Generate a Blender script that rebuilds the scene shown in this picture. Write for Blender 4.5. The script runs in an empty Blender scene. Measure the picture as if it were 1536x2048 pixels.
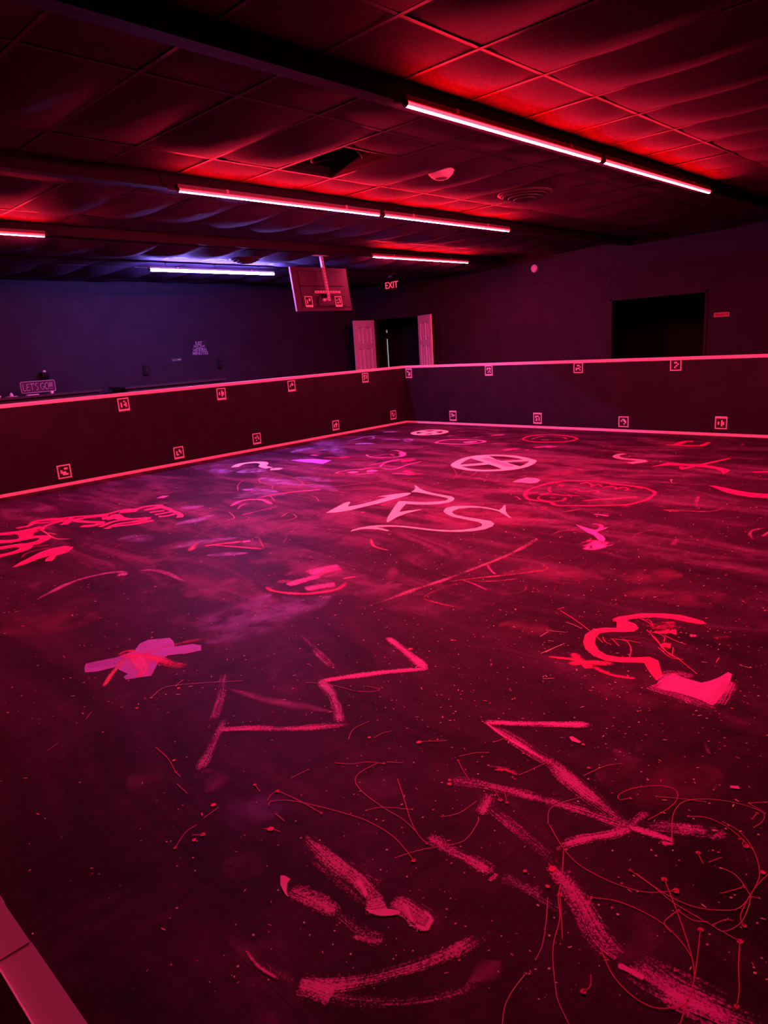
import bpy, bmesh, math, random
from mathutils import Vector, Matrix

# ------------------------------------------------------------------ camera
SC = bpy.context.scene
COL = SC.collection
CZ = 1.4775                      # camera height above the floor
F_PX = 1396.684                  # focal length in pixels of the 1536x2048 frame
AX = Vector((0.69344232, -0.20797053, 0.68984492))     # world X seen in camera axes (right, down, forward)
AY = Vector((-0.71799515, -0.11949894, 0.68571348))    # world Y
AZ = Vector((-0.06017245, -0.97080805, -0.23218745))   # world Z
cam_d = bpy.data.cameras.new('camera')
cam = bpy.data.objects.new('camera', cam_d)
COL.objects.link(cam)
cam_d.sensor_fit = 'HORIZONTAL'
cam_d.sensor_width = 36.0
cam_d.lens = 36.0 * F_PX / 1536.0
cam_d.clip_start = 0.02
cam_d.clip_end = 100
M = Matrix(((AX[0], -AX[1], -AX[2], 0), (AY[0], -AY[1], -AY[2], 0), (AZ[0], -AZ[1], -AZ[2], CZ), (0, 0, 0, 1)))
cam.matrix_world = M
SC.camera = cam

# ------------------------------------------------------------------ world (daylight outside, only seen through the door crack)
w = bpy.data.worlds.new('world'); SC.world = w; w.use_nodes = True
bg = w.node_tree.nodes['Background']
bg.inputs[0].default_value = (0.75, 0.9, 1.0, 1); bg.inputs[1].default_value = 0.8
SC.view_settings.view_transform = 'Standard'
SC.view_settings.look = 'None'
SC.view_settings.gamma = 1.0
SC.view_settings.use_curve_mapping = False
SC.view_settings.exposure = 0.0

# tube light radiance (core) and colours
RED_CORE = (1.0, 0.040, 0.130); RED_L = 630.0
BLUE_CORE = (0.34, 0.22, 1.0); BLUE_L = 400.0

random.seed(7)

# ------------------------------------------------------------------ helpers
def ray(x, y):
    c = Vector(((x - 768.0) / F_PX, (y - 1024.0) / F_PX, 1.0))
    return Vector((AX.dot(c), AY.dot(c), AZ.dot(c)))
def at_z(x, y, z):
    d = ray(x, y); t = (z - CZ) / d.z
    return Vector((d.x * t, d.y * t, z))
def at_x(x, y, X):
    d = ray(x, y); t = X / d.x
    return Vector((X, d.y * t, CZ + d.z * t))
def at_y(x, y, Y):
    d = ray(x, y); t = Y / d.y
    return Vector((d.x * t, Y, CZ + d.z * t))
def project(p):
    q = Vector((p[0], p[1], p[2] - CZ))
    c = AX * q.x + AY * q.y + AZ * q.z
    if c.z < 0.05: return None
    return (768 + F_PX * c.x / c.z, 1024 + F_PX * c.y / c.z)

class MB:
    """collects geometry for one mesh object"""
    def __init__(s): s.v = []; s.f = []; s.uv = None; s.uv2 = None; s.smooth = False
    def add(s, vs, fs):
        b = len(s.v); s.v += [tuple(p) for p in vs]; s.f += [tuple(i + b for i in f) for f in fs]; return s
    def box(s, x0, x1, y0, y1, z0, z1):
        return s.add([(x0,y0,z0),(x1,y0,z0),(x1,y1,z0),(x0,y1,z0),(x0,y0,z1),(x1,y0,z1),(x1,y1,z1),(x0,y1,z1)],
                     [(0,3,2,1),(4,5,6,7),(0,1,5,4),(1,2,6,5),(2,3,7,6),(3,0,4,7)])
    def bbox(s, o, ax, ay, az):      # box from a corner and three edge vectors
        o = Vector(o); ax = Vector(ax); ay = Vector(ay); az = Vector(az)
        P = [o, o+ax, o+ax+ay, o+ay]; P += [p+az for p in P]
        return s.add(P, [(0,3,2,1),(4,5,6,7),(0,1,5,4),(1,2,6,5),(2,3,7,6),(3,0,4,7)])
    def prism(s, pts, d):            # extrude a 3D polygon by vector d
        n = len(pts); d = Vector(d); P = [Vector(p) for p in pts]
        return s.add(P + [p + d for p in P], [tuple(range(n))[::-1], tuple(range(n, 2*n))] + [(i, (i+1) % n, (i+1) % n + n, i + n) for i in range(n)])
    def tube(s, p0, p1, r0, r1=None, n=12, cap=True):
        p0 = Vector(p0); p1 = Vector(p1); r1 = r0 if r1 is None else r1
        a = (p1 - p0).normalized(); u = a.orthogonal().normalized(); v = a.cross(u)
        vs = []
        for p, r in ((p0, r0), (p1, r1)):
            for i in range(n):
                t = 2*math.pi*i/n; vs.append(p + (u*math.cos(t) + v*math.sin(t))*r)
        fs = [(i, (i+1) % n, (i+1) % n + n, i + n) for i in range(n)]
        if cap: fs += [tuple(range(n))[::-1], tuple(range(n, 2*n))]
        return s.add(vs, fs)
    def lathe(s, o, prof, n=28, axis='z'):   # prof: list of (r, h)
        o = Vector(o); vs = []; fs = []
        for r, h in prof:
            for i in range(n):
                t = 2*math.pi*i/n
                if axis == 'z': vs.append(o + Vector((r*math.cos(t), r*math.sin(t), h)))
                else: vs.append(o + Vector((h, r*math.cos(t), r*math.sin(t))))
        for k in range(len(prof)-1):
            for i in range(n):
                j = (i+1) % n; fs.append((k*n+i, k*n+j, (k+1)*n+j, (k+1)*n+i))
        return s.add(vs, fs)
    def mesh(s, name):
        m = bpy.data.meshes.new(name); m.from_pydata(s.v, [], s.f)
        if s.uv:
            ul = m.uv_layers.new(name='UVMap')
            for lp in m.loops: ul.data[lp.index].uv = s.uv[lp.vertex_index]
            if s.uv2:
                u2 = m.uv_layers.new(name='Along')
                for lp in m.loops: u2.data[lp.index].uv = s.uv2[lp.vertex_index]
        if s.smooth:
            for p in m.polygons: p.use_smooth = True
        m.update(); return m
    def build(s, name, mat, parent=None):
        return link(name, s.mesh(name), mat, parent)

def link(name, mesh, mat, parent=None):
    if mat is not None and not mesh.materials: mesh.materials.append(mat)
    o = bpy.data.objects.new(name, mesh); COL.objects.link(o)
    if parent is not None:
        o.parent = parent
        o.matrix_parent_inverse = Matrix.Translation(-parent.location)
    return o
def empty(name, loc=(0, 0, 0)):
    o = bpy.data.objects.new(name, None); o.empty_display_size = 0.1; COL.objects.link(o); o.location = loc
    return o
def tag(o, label=None, cat=None, group=None, kind=None):
    if label: o['label'] = label
    if cat: o['category'] = cat
    if group: o['group'] = group
    if kind: o['kind'] = kind
    return o

# ------------------------------------------------------------------ materials
MATS = {}
def nodes(name):
    m = bpy.data.materials.new(name); m.use_nodes = True
    nt = m.node_tree; return m, nt, nt.nodes['Principled BSDF']
def N(nt, t, **k):
    n = nt.nodes.new(t)
    for a, b in k.items(): setattr(n, a, b)
    return n
def paint(name, c, rough=0.6, var=0.25, scale=6.0, bump=0.0, bscale=120.0, spec=0.3, stretch=(1, 1, 1)):
    """surface colour with procedural mottling and optional fine relief"""
    if name in MATS: return MATS[name]
    m, nt, b = nodes(name)
    tc = N(nt, 'ShaderNodeTexCoord'); mp = N(nt, 'ShaderNodeMapping'); mp.inputs['Scale'].default_value = stretch
    nt.links.new(tc.outputs['Object'], mp.inputs[0])
    ns = N(nt, 'ShaderNodeTexNoise'); ns.inputs['Scale'].default_value = scale; ns.inputs['Detail'].default_value = 5
    nt.links.new(mp.outputs[0], ns.inputs['Vector'])
    mr = N(nt, 'ShaderNodeMapRange'); mr.inputs['From Min'].default_value = 0.3; mr.inputs['From Max'].default_value = 0.7
    mr.inputs['To Min'].default_value = 1 - var; mr.inputs['To Max'].default_value = 1 + var
    nt.links.new(ns.outputs['Fac'], mr.inputs['Value'])
    mx = N(nt, 'ShaderNodeVectorMath', operation='SCALE'); mx.inputs[0].default_value = c
    nt.links.new(mr.outputs[0], mx.inputs['Scale']); nt.links.new(mx.outputs[0], b.inputs['Base Color'])
    b.inputs['Roughness'].default_value = rough; b.inputs['Specular IOR Level'].default_value = spec
    if bump:
        n2 = N(nt, 'ShaderNodeTexNoise'); n2.inputs['Scale'].default_value = bscale; n2.inputs['Detail'].default_value = 3
        nt.links.new(tc.outputs['Object'], n2.inputs['Vector'])
        bp = N(nt, 'ShaderNodeBump'); bp.inputs['Strength'].default_value = bump; bp.inputs['Distance'].default_value = 0.004
        nt.links.new(n2.outputs['Fac'], bp.inputs['Height']); nt.links.new(bp.outputs[0], b.inputs['Normal'])
    MATS[name] = m; return m
def metal(name, c, rough=0.35):
    if name in MATS: return MATS[name]
    m = paint(name, c, rough, 0.1, 20); b = m.node_tree.nodes['Principled BSDF']; b.inputs['Metallic'].default_value = 0.6
    return m
def glow(name, c, s):
    if name in MATS: return MATS[name]
    m, nt, b = nodes(name)
    b.inputs['Base Color'].default_value = (0.2, 0.2, 0.2, 1)
    b.inputs['Emission Color'].default_value = (*c, 1); b.inputs['Emission Strength'].default_value = s
    MATS[name] = m; return m

M_WALL = paint('black_wall_paint', (0.023, 0.012, 0.026), 0.75, 0.2, 3, 0.15, 90)
M_BARR = paint('black_barrier_paint', (0.016, 0.007, 0.015), 0.7, 0.25, 4, 0.1, 150)
M_TRIM = paint('white_trim_paint', (0.90, 0.82, 0.80), 0.55, 0.06, 9)
M_GRID = paint('grid_paint', (0.05, 0.026, 0.04), 0.5, 0.15, 12)
M_BEAM = paint('beam_paint', (0.022, 0.012, 0.024), 0.65, 0.2, 5)
M_TILE = paint('ceiling_tile_paint', (0.046, 0.019, 0.056), 0.85, 0.35, 60, 0.5, 160)
M_VOID = paint('plenum_black', (0.012, 0.012, 0.013), 0.9, 0.2, 4)
M_OUTF = paint('outer_floor_dark', (0.035, 0.033, 0.035), 0.6, 0.3, 3)
M_DOORW = paint('white_door_paint', (0.78, 0.70, 0.74), 0.5, 0.06, 7)
M_DOORB = paint('black_door_paint', (0.03, 0.03, 0.03), 0.55, 0.15, 7)
M_PAPER = paint('marker_paper', (0.82, 0.78, 0.78), 0.6, 0.05, 30)
M_INK = paint('marker_ink', (0.03, 0.02, 0.022), 0.5, 0.1, 40)
M_BLACKP = paint('black_plastic', (0.035, 0.03, 0.033), 0.45, 0.15, 20)
M_HOUS = paint('tube_housing_grey', (0.30, 0.30, 0.30), 0.45, 0.1, 20)
M_TVB = paint('tv_back_plastic', (0.075, 0.04, 0.08), 0.5, 0.1, 12)
M_TVR = paint('tv_rib_plastic', (0.02, 0.012, 0.02), 0.55, 0.1, 12)
M_STEEL = paint('galvanised_steel', (0.82, 0.76, 0.78), 0.4, 0.1, 20, spec=0.5)
M_WHITEP = paint('white_plastic', (0.80, 0.78, 0.78), 0.4, 0.05, 20)
M_LENSP = paint('dark_lens', (0.20, 0.05, 0.16), 0.25, 0.05, 20, spec=0.6)
M_TVS = paint('tv_screen_glass', (0.01, 0.01, 0.012), 0.1, 0.05, 5, spec=0.6)
M_LETT = paint('pale_lettering', (0.34, 0.30, 0.36), 0.6, 0.05, 30)
M_NEON = paint('unlit_neon_tube', (0.62, 0.52, 0.62), 0.35, 0.05, 30)

# floor panels: worn black coating with smeared dust
def floor_mat():
    m, nt, b = nodes('worn_black_floor'); L = nt.links.new
    tc = N(nt, 'ShaderNodeTexCoord')
    mp = N(nt, 'ShaderNodeMapping'); mp.inputs['Rotation'].default_value = (0, 0, math.radians(-28)); mp.inputs['Scale'].default_value = (1.2, 0.42, 1)
    L(tc.outputs['Object'], mp.inputs[0])
    n1 = N(nt, 'ShaderNodeTexNoise'); n1.inputs['Scale'].default_value = 1.7; n1.inputs['Detail'].default_value = 7; n1.inputs['Roughness'].default_value = 0.66; n1.inputs['Distortion'].default_value = 1.1
    L(mp.outputs[0], n1.inputs['Vector'])
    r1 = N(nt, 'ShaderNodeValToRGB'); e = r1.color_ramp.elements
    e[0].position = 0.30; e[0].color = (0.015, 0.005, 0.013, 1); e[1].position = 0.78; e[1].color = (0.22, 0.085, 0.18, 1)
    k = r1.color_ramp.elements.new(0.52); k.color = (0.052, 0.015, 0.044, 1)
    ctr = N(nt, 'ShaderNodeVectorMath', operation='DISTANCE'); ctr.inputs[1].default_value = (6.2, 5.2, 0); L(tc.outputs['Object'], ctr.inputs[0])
    centre_tone = N(nt, 'ShaderNodeMapRange', interpolation_type='SMOOTHSTEP'); centre_tone.inputs['From Min'].default_value = 7.5; centre_tone.inputs['From Max'].default_value = 1.0; centre_tone.inputs['To Min'].default_value = -0.13; centre_tone.inputs['To Max'].default_value = 0.08  # base tone rises towards the arena centre and drops towards its edges
    L(ctr.outputs['Value'], centre_tone.inputs['Value'])
    ad = N(nt, 'ShaderNodeMath', operation='ADD'); L(n1.outputs['Fac'], ad.inputs[0]); L(centre_tone.outputs[0], ad.inputs[1])
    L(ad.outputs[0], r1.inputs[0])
    mp2 = N(nt, 'ShaderNodeMapping'); mp2.inputs['Rotation'].default_value = (0, 0, math.radians(40)); mp2.inputs['Scale'].default_value = (1, 2.6, 1)
    L(tc.outputs['Object'], mp2.inputs[0])
    n2 = N(nt, 'ShaderNodeTexNoise'); n2.inputs['Scale'].default_value = 4.0; n2.inputs['Detail'].default_value = 9; n2.inputs['Roughness'].default_value = 0.72; n2.inputs['Distortion'].default_value = 1.6
    L(mp2.outputs[0], n2.inputs['Vector'])
    mr = N(nt, 'ShaderNodeMapRange'); mr.inputs['From Min'].default_value = 0.35; mr.inputs['From Max'].default_value = 0.75; mr.inputs['To Min'].default_value = 0.65; mr.inputs['To Max'].default_value = 1.5
    L(n2.outputs['Fac'], mr.inputs['Value'])
    sc = N(nt, 'ShaderNodeVectorMath', operation='SCALE'); L(r1.outputs[0], sc.inputs[0]); L(mr.outputs[0], sc.inputs['Scale'])
    n3 = N(nt, 'ShaderNodeTexNoise'); n3.inputs['Scale'].default_value = 260; n3.inputs['Detail'].default_value = 2
    L(tc.outputs['Object'], n3.inputs['Vector'])
    m3 = N(nt, 'ShaderNodeMapRange'); m3.inputs['From Min'].default_value = 0.3; m3.inputs['From Max'].default_value = 0.7; m3.inputs['To Min'].default_value = 0.75; m3.inputs['To Max'].default_value = 1.25
    L(n3.outputs['Fac'], m3.inputs['Value'])
    s3 = N(nt, 'ShaderNodeVectorMath', operation='SCALE'); L(sc.outputs[0], s3.inputs[0]); L(m3.outputs[0], s3.inputs['Scale'])
    L(s3.outputs[0], b.inputs['Base Color'])
    b.inputs['Roughness'].default_value = 0.62; b.inputs['Specular IOR Level'].default_value = 0.05
    bp = N(nt, 'ShaderNodeBump'); bp.inputs['Strength'].default_value = 0.15; bp.inputs['Distance'].default_value = 0.002
    L(n3.outputs['Fac'], bp.inputs['Height']); L(bp.outputs[0], b.inputs['Normal'])
    return m
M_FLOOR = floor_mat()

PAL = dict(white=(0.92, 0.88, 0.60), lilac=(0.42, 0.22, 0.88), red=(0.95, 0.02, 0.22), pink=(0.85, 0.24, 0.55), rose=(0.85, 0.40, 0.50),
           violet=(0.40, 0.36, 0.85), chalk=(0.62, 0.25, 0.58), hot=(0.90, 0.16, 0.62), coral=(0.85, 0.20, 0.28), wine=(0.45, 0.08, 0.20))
def brush(col, dens):
    """paint dragged along its stroke: bristle streaks (along U) and grain, seen-through where the brush ran dry"""
    name = 'brush_%s_%d' % (col, int(dens*100))
    if name in MATS: return MATS[name]
    m, nt, b = nodes(name); L = nt.links.new
    b.inputs['Base Color'].default_value = (*PAL[col], 1); b.inputs['Roughness'].default_value = 0.6; b.inputs['Specular IOR Level'].default_value = 0.2
    tc = N(nt, 'ShaderNodeTexCoord'); sp = N(nt, 'ShaderNodeSeparateXYZ'); L(tc.outputs['UV'], sp.inputs[0])
    cb = N(nt, 'ShaderNodeCombineXYZ')
    mu = N(nt, 'ShaderNodeMath', operation='MULTIPLY'); mu.inputs[1].default_value = 2.2; L(sp.outputs[0], mu.inputs[0])
    mv = N(nt, 'ShaderNodeMath', operation='MULTIPLY'); mv.inputs[1].default_value = 5.0; L(sp.outputs[1], mv.inputs[0])
    L(mu.outputs[0], cb.inputs[0]); L(mv.outputs[0], cb.inputs[1])
    st = N(nt, 'ShaderNodeTexNoise'); st.inputs['Scale'].default_value = 1.6; st.inputs['Detail'].default_value = 4; L(cb.outputs[0], st.inputs['Vector'])
    gr = N(nt, 'ShaderNodeTexNoise'); gr.inputs['Scale'].default_value = 190; gr.inputs['Detail'].default_value = 3; L(tc.outputs['Object'], gr.inputs['Vector'])
    ab = N(nt, 'ShaderNodeMath', operation='ABSOLUTE'); L(sp.outputs[1], ab.inputs[0])
    pw = N(nt, 'ShaderNodeMath', operation='POWER'); pw.inputs[1].default_value = 1.9; L(ab.outputs[0], pw.inputs[0])
    pr_ = N(nt, 'ShaderNodeTexNoise'); pr_.inputs['Scale'].default_value = 5.0; pr_.inputs['Detail'].default_value = 3; L(tc.outputs['Object'], pr_.inputs['Vector'])
    s1 = N(nt, 'ShaderNodeMath', operation='MULTIPLY_ADD'); s1.inputs[1].default_value = 1.2; L(st.outputs['Fac'], s1.inputs[0])
    g0 = N(nt, 'ShaderNodeMath', operation='MULTIPLY_ADD'); g0.inputs[1].default_value = 0.9; g0.inputs[2].default_value = -0.45; L(pr_.outputs['Fac'], g0.inputs[0])
    g1 = N(nt, 'ShaderNodeMath', operation='MULTIPLY_ADD'); g1.inputs[1].default_value = 1.15; L(gr.outputs['Fac'], g1.inputs[0]); L(g0.outputs[0], g1.inputs[2]); L(g1.outputs[0], s1.inputs[2])
    s2 = N(nt, 'ShaderNodeMath', operation='MULTIPLY_ADD'); s2.inputs[1].default_value = -0.62; L(pw.outputs[0], s2.inputs[0]); L(s1.outputs[0], s2.inputs[2])
    u2 = N(nt, 'ShaderNodeUVMap', uv_map='Along'); sq = N(nt, 'ShaderNodeSeparateXYZ'); L(u2.outputs[0], sq.inputs[0])     # position along the stroke, -1..1
    a2 = N(nt, 'ShaderNodeMath', operation='ABSOLUTE'); L(sq.outputs[0], a2.inputs[0])
    p2 = N(nt, 'ShaderNodeMath', operation='POWER'); p2.inputs[1].default_value = 7.0; L(a2.outputs[0], p2.inputs[0])
    s4 = N(nt, 'ShaderNodeMath', operation='MULTIPLY_ADD'); s4.inputs[1].default_value = -0.55; L(p2.outputs[0], s4.inputs[0]); L(s2.outputs[0], s4.inputs[2])
    mr = N(nt, 'ShaderNodeMapRange', interpolation_type='SMOOTHSTEP')
    dd = dens - (0.07 if col in ('coral', 'rose') else 0.085)
    c0 = 1.13 + (0.5-dd)*1.1
    mr.inputs['From Min'].default_value = c0 - 0.22; mr.inputs['From Max'].default_value = c0 + 0.30
    mr.inputs['To Max'].default_value = min(0.97, 0.34 + 0.72*dens)
    L(s4.outputs[0], mr.inputs['Value']); L(mr.outputs[0], b.inputs['Alpha'])
    MATS[name] = m; return m
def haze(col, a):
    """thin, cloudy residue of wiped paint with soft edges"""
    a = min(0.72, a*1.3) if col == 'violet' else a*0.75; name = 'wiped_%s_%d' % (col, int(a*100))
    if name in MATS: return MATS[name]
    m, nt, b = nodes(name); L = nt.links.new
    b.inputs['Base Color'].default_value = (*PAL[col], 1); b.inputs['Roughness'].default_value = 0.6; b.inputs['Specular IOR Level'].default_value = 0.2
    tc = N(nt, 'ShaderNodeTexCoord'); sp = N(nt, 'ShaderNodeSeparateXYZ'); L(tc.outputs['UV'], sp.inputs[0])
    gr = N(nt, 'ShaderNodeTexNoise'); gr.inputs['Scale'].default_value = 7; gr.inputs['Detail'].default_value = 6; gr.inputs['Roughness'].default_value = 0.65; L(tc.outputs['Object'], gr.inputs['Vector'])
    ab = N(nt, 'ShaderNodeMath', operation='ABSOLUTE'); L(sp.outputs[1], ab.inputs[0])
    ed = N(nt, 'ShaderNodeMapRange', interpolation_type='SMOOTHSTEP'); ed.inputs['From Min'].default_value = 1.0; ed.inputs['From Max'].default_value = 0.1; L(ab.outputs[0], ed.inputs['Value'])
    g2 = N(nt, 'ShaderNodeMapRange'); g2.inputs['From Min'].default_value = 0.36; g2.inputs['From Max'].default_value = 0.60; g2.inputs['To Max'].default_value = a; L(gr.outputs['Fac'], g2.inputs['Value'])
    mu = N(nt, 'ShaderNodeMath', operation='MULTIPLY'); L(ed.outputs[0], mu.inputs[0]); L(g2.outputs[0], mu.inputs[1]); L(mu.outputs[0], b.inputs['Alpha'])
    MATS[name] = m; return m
def flat(col, k=1.0):
    return paint('paint_%s_%d' % (col, int(k*100)), tuple(c*k for c in PAL[col]), 0.6, 0.12, 14, spec=0.2)

# ------------------------------------------------------------------ the room shell
YB = 11.95; XR = 11.60; ZC = CZ + 1.45; ZC2 = CZ + 1.33     # back wall, right wall, ceiling plane, lower ceiling at the back
X0, Y0 = -3.0, -4.0
YL = 8.98; XB = 9.91                            # arena barrier faces (left barrier, far barrier)
XN0, XN1 = 0.0749, 0.107                        # near barrier
ZT = CZ - 0.4255                                # centre line of the barrier's top trim
YA = -2.3                                       # arena's fourth side
SK = 0.030; XP, YP = 6.0, 8.965                 # the left barrier is not quite square to the room: skew angle and pivot
def at_left(x, y):                              # point of the left barrier's face behind a pixel
    d = ray(x, y); n = Vector((math.sin(SK), -math.cos(SK), 0)); t = (n.x*XP + n.y*YP) / (n.x*d.x + n.y*d.y)
    return Vector((d.x*t, d.y*t, CZ + d.z*t))

fl = MB().box(X0, 14.6, Y0, 14.0, -0.12, -0.012).build('floor', M_OUTF); tag(fl, kind='structure')
# mats laid in staggered rows
xs = [XN1, 0.73, 2.70, 4.67, 6.64, 8.61, XB]
pcache = {}
for i in range(len(xs)-1):
    off = (1.02, 1.02, 1.65)[i] if i < 3 else (1.02 if i % 2 else 1.65)
    ys = [YA] + [y for y in (off + 1.22*k for k in range(-3, 8)) if YA + 0.1 < y < YL - 0.1] + [YL + 0.13]
    for a, bq in zip(ys[:-1], ys[1:]):
        g = 0.0004
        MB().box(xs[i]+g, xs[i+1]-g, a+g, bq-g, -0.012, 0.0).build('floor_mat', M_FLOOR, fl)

# right wall (X = XR) with two openings
DW1 = (10.09, 11.49, CZ + 0.555)     # doorway by the corner
DW2 = (4.20, 5.80, CZ + 0.53)        # dark doorway
wr = MB(); T = 0.12
wr.box(XR, XR+T, Y0, DW2[0], -0.012, 3.2); wr.box(XR, XR+T, DW2[0], DW2[1], DW2[2], 3.2)
wr.box(XR, XR+T, DW2[1], DW1[0], -0.012, 3.2); wr.box(XR, XR+T, DW1[0], DW1[1], DW1[2], 3.2)
wr.box(XR, XR+T, DW1[1], YB, -0.012, 3.2)
wr = tag(wr.build('wall_right', M_WALL), kind='structure')
# sheet panels on the right wall: lower row to 2.40 m, upper row above, with fine joints
zj = CZ + 0.905
def wsheet(y0, y1, z0, z1):
    MB().box(XR-0.010, XR, y0+0.002, y1-0.002, z0, z1).build('wall_sheet', M_WALL, wr)
yy = [Y0, -2.6, -1.38, -0.16, 1.06, 2.28, 3.2, DW2[0]]
for a, b_ in zip(yy[:-1], yy[1:]): wsheet(a, b_, 0.0, zj-0.002)
wsheet(DW2[0], DW2[1], DW2[2], zj-0.002)
yy = [DW2[1], 6.9, 8.12, 9.34, DW1[0]]
for a, b_ in zip(yy[:-1], yy[1:]): wsheet(a, b_, 0.0, zj-0.002)
wsheet(DW1[0], DW1[1], DW1[2], zj-0.002); wsheet(DW1[1], YB, 0.0, zj-0.002)
yy = [Y0, -2.5, -0.06, 2.38, 4.82, 7.26, 9.7, YB]
for a, b_ in zip(yy[:-1], yy[1:]): wsheet(a, b_, zj+0.002, ZC)
wb = tag(MB().box(X0, XR+T, YB, YB+0.12, -0.012, 3.2).build('wall_back', M_WALL), kind='structure')
wl = tag(MB().box(X0-0.12, X0, Y0, YB, -0.012, 3.2).build('wall_left', M_WALL), kind='structure')
wf = tag(MB().box(X0, XR+T, Y0-0.12, Y0, -0.012, 3.2).build('wall_front', M_WALL), kind='structure')
# closed dark room behind the second doorway
dr = MB(); dr.box(14.2, 14.3, 3.2, 6.9, -0.012, 2.8).box(XR+T, 14.2, 3.2, 3.3, -0.012, 2.8).box(XR+T, 14.2, 6.8, 6.9, -0.012, 2.8).box(XR+T, 14.3, 3.2, 6.9, 2.8, 2.9)
tag(dr.build('wall_side_room', M_WALL), kind='structure')
# vestibule behind the corner doorway, with a pair of outer doors that do not quite meet
XV = 13.0; YS = at_x(773, 690, XV).y
ve = MB()
ve.box(XR+T, XV+0.1, 9.6, 9.7, -0.012, 2.7).box(XR+T, XV+0.1, 13.55, 13.65, -0.012, 2.7).box(XR+T, XV+0.1, 9.6, 13.65, 2.7, 2.8)
ve.box(XV, XV+0.1, 9.7, YS-0.90, -0.012, 2.7).box(XV, XV+0.1, YS+0.90, 13.55, -0.012, 2.7).box(XV, XV+0.1, YS-0.9, YS+0.9, 2.05, 2.7)
ve.box(XR, XR+T, YB+0.12, 13.65, -0.012, 2.7)
tag(ve.build('wall_vestibule', M_WALL), kind='structure')
for n, (a, b_) in enumerate(((YS-0.895, YS-0.029), (YS+0.029, YS+0.895))):
    d = tag(MB().box(XV+0.02, XV+0.065, a, b_, 0.0, 2.055).build('door_%d' % (n+3), M_DOORB), kind='structure')
    yb = b_-0.09 if n == 0 else a+0.09
    MB().tube((XV-0.02, yb-0.3 if n == 0 else yb, 1.0), (XV-0.02, yb if n == 0 else yb+0.3, 1.0), 0.012).box(XV-0.03, XV+0.02, yb-0.015, yb+0.015, 0.985, 1.015).build('push_bar', M_BLACKP, d)
    if n == 0: MB().box(XV-0.004, XV+0.021, b_-0.06, b_+0.056, CZ+0.14, CZ+0.29).box(XV-0.004, XV+0.021, b_-0.06, b_+0.056, CZ+0.36, 2.05).build('latch_plate', M_BLACKP, d)
# ground outside the outer doors
tag(MB().box(13.1, 14.6, 9.6, 14.0, -0.011, -0.006).build('floor_outside', M_OUTF), kind='structure')
# frame of the dark doorway
tr = MB(); y0, y1, zt = DW2
tr.box(XR-0.022, XR+T+0.01, y0-0.005, y0+0.035, 0.0, zt).box(XR-0.022, XR+T+0.01, y1-0.035, y1+0.005, 0.0, zt).box(XR-0.022, XR+T+0.01, y0, y1, zt-0.035, zt+0.005)
tag(tr.build('trim_1', M_WALL), kind='structure')

# ------------------------------------------------------------------ ceiling: slab, beams, grid and sagging tiles
ce = tag(MB().box(X0, XR+T, Y0, YB+0.12, 3.2, 3.3).build('ceiling', M_VOID), kind='structure')
BY = [2.93 - 5.0, 2.93 - 2.5, 2.93, 5.43, 7.93, 9.385]       # near faces of the beams
BW = 0.10; ZBB = CZ + 1.338
for y in BY: MB().box(X0, XR-0.01, y, y+BW, ZBB if y < 9 else CZ+1.312, 3.2).build('beam', M_BEAM, ce)
GX = [2.70 + 0.61*k for k in range(-9, 15)]
GX = [X0] + [g for g in GX if X0 + 0.05 < g < XR - 0.12] + [XR-0.01]
rows = []
prev = Y0
for y in BY[:-1]:
    a, b_ = y - 0.54, y - 1.76
    rows.append(([prev, b_, a, y] if b_ > prev + 0.1 else [prev, a, y], ZC, GX)); prev = y + BW
GX2 = [X0] + [g for g in (5.25 + 0.61*k for k in range(-14, 12)) if X0 + 0.05 < g < XR - 0.12] + [XR-0.01]
rows.append(([BY[-2]+BW, 8.98, BY[-1]], ZC2, GX2)); rows.append(([BY[-1]+BW, 10.10, 11.32, YB], ZC2, GX2))
# tees
for r, zc, gx in rows:
    for y in r[1:-1]:
        MB().box(X0, XR-0.01, y-0.012, y+0.012, zc-0.002, zc).box(X0, XR-0.01, y-0.002, y+0.002, zc, zc+0.03).build('main_tee', M_GRID, ce)
    for x in gx[1:-1]:
        MB().box(x-0.012, x+0.012, r[0], r[-1], zc-0.0035, zc-0.0015).build('cross_tee', M_GRID, ce)
HATCH = None
tcache = {}
def tile_mesh(wx, wy, s, sx, n=5):
    key = (round(wx, 3), round(wy, 3), round(s, 4), round(sx, 2))
    if key in tcache: return tcache[key]
    b = MB(); b.smooth = True
    for j in range(n+1):
        for i in range(n+1):
            u = i/n; v = j/n
            pu = 1 - abs(2*u-1)**2.2; pv = 1 - abs(2*v-1)**2.6
            b.v.append(((u-0.5)*wx, (v-0.5)*wy, -s*pu*pv*(1 + sx*(u-0.5))))
    for j in range(n):
        for i in range(n):
            k = j*(n+1)+i; b.f.append((k, k+n+1, k+n+2, k+1))
    m = b.mesh('ceiling_tile'); m.materials.append(M_TILE); tcache[key] = m; return m
SAGL = [0.062, 0.075, 0.090, 0.068]; SAGS = [0.014, 0.022, 0.030]
cand = []
for r, zc, gx in rows:
    for j in range(len(r)-1):
        for i in range(len(gx)-1):
            cand.append((gx[i], gx[i+1], r[j], r[j+1], zc))
hx, hy0, hy1 = 3.92, 4.08, 4.89           # open access hatch
rest = MB(); rest.smooth = True; count = 0
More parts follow.
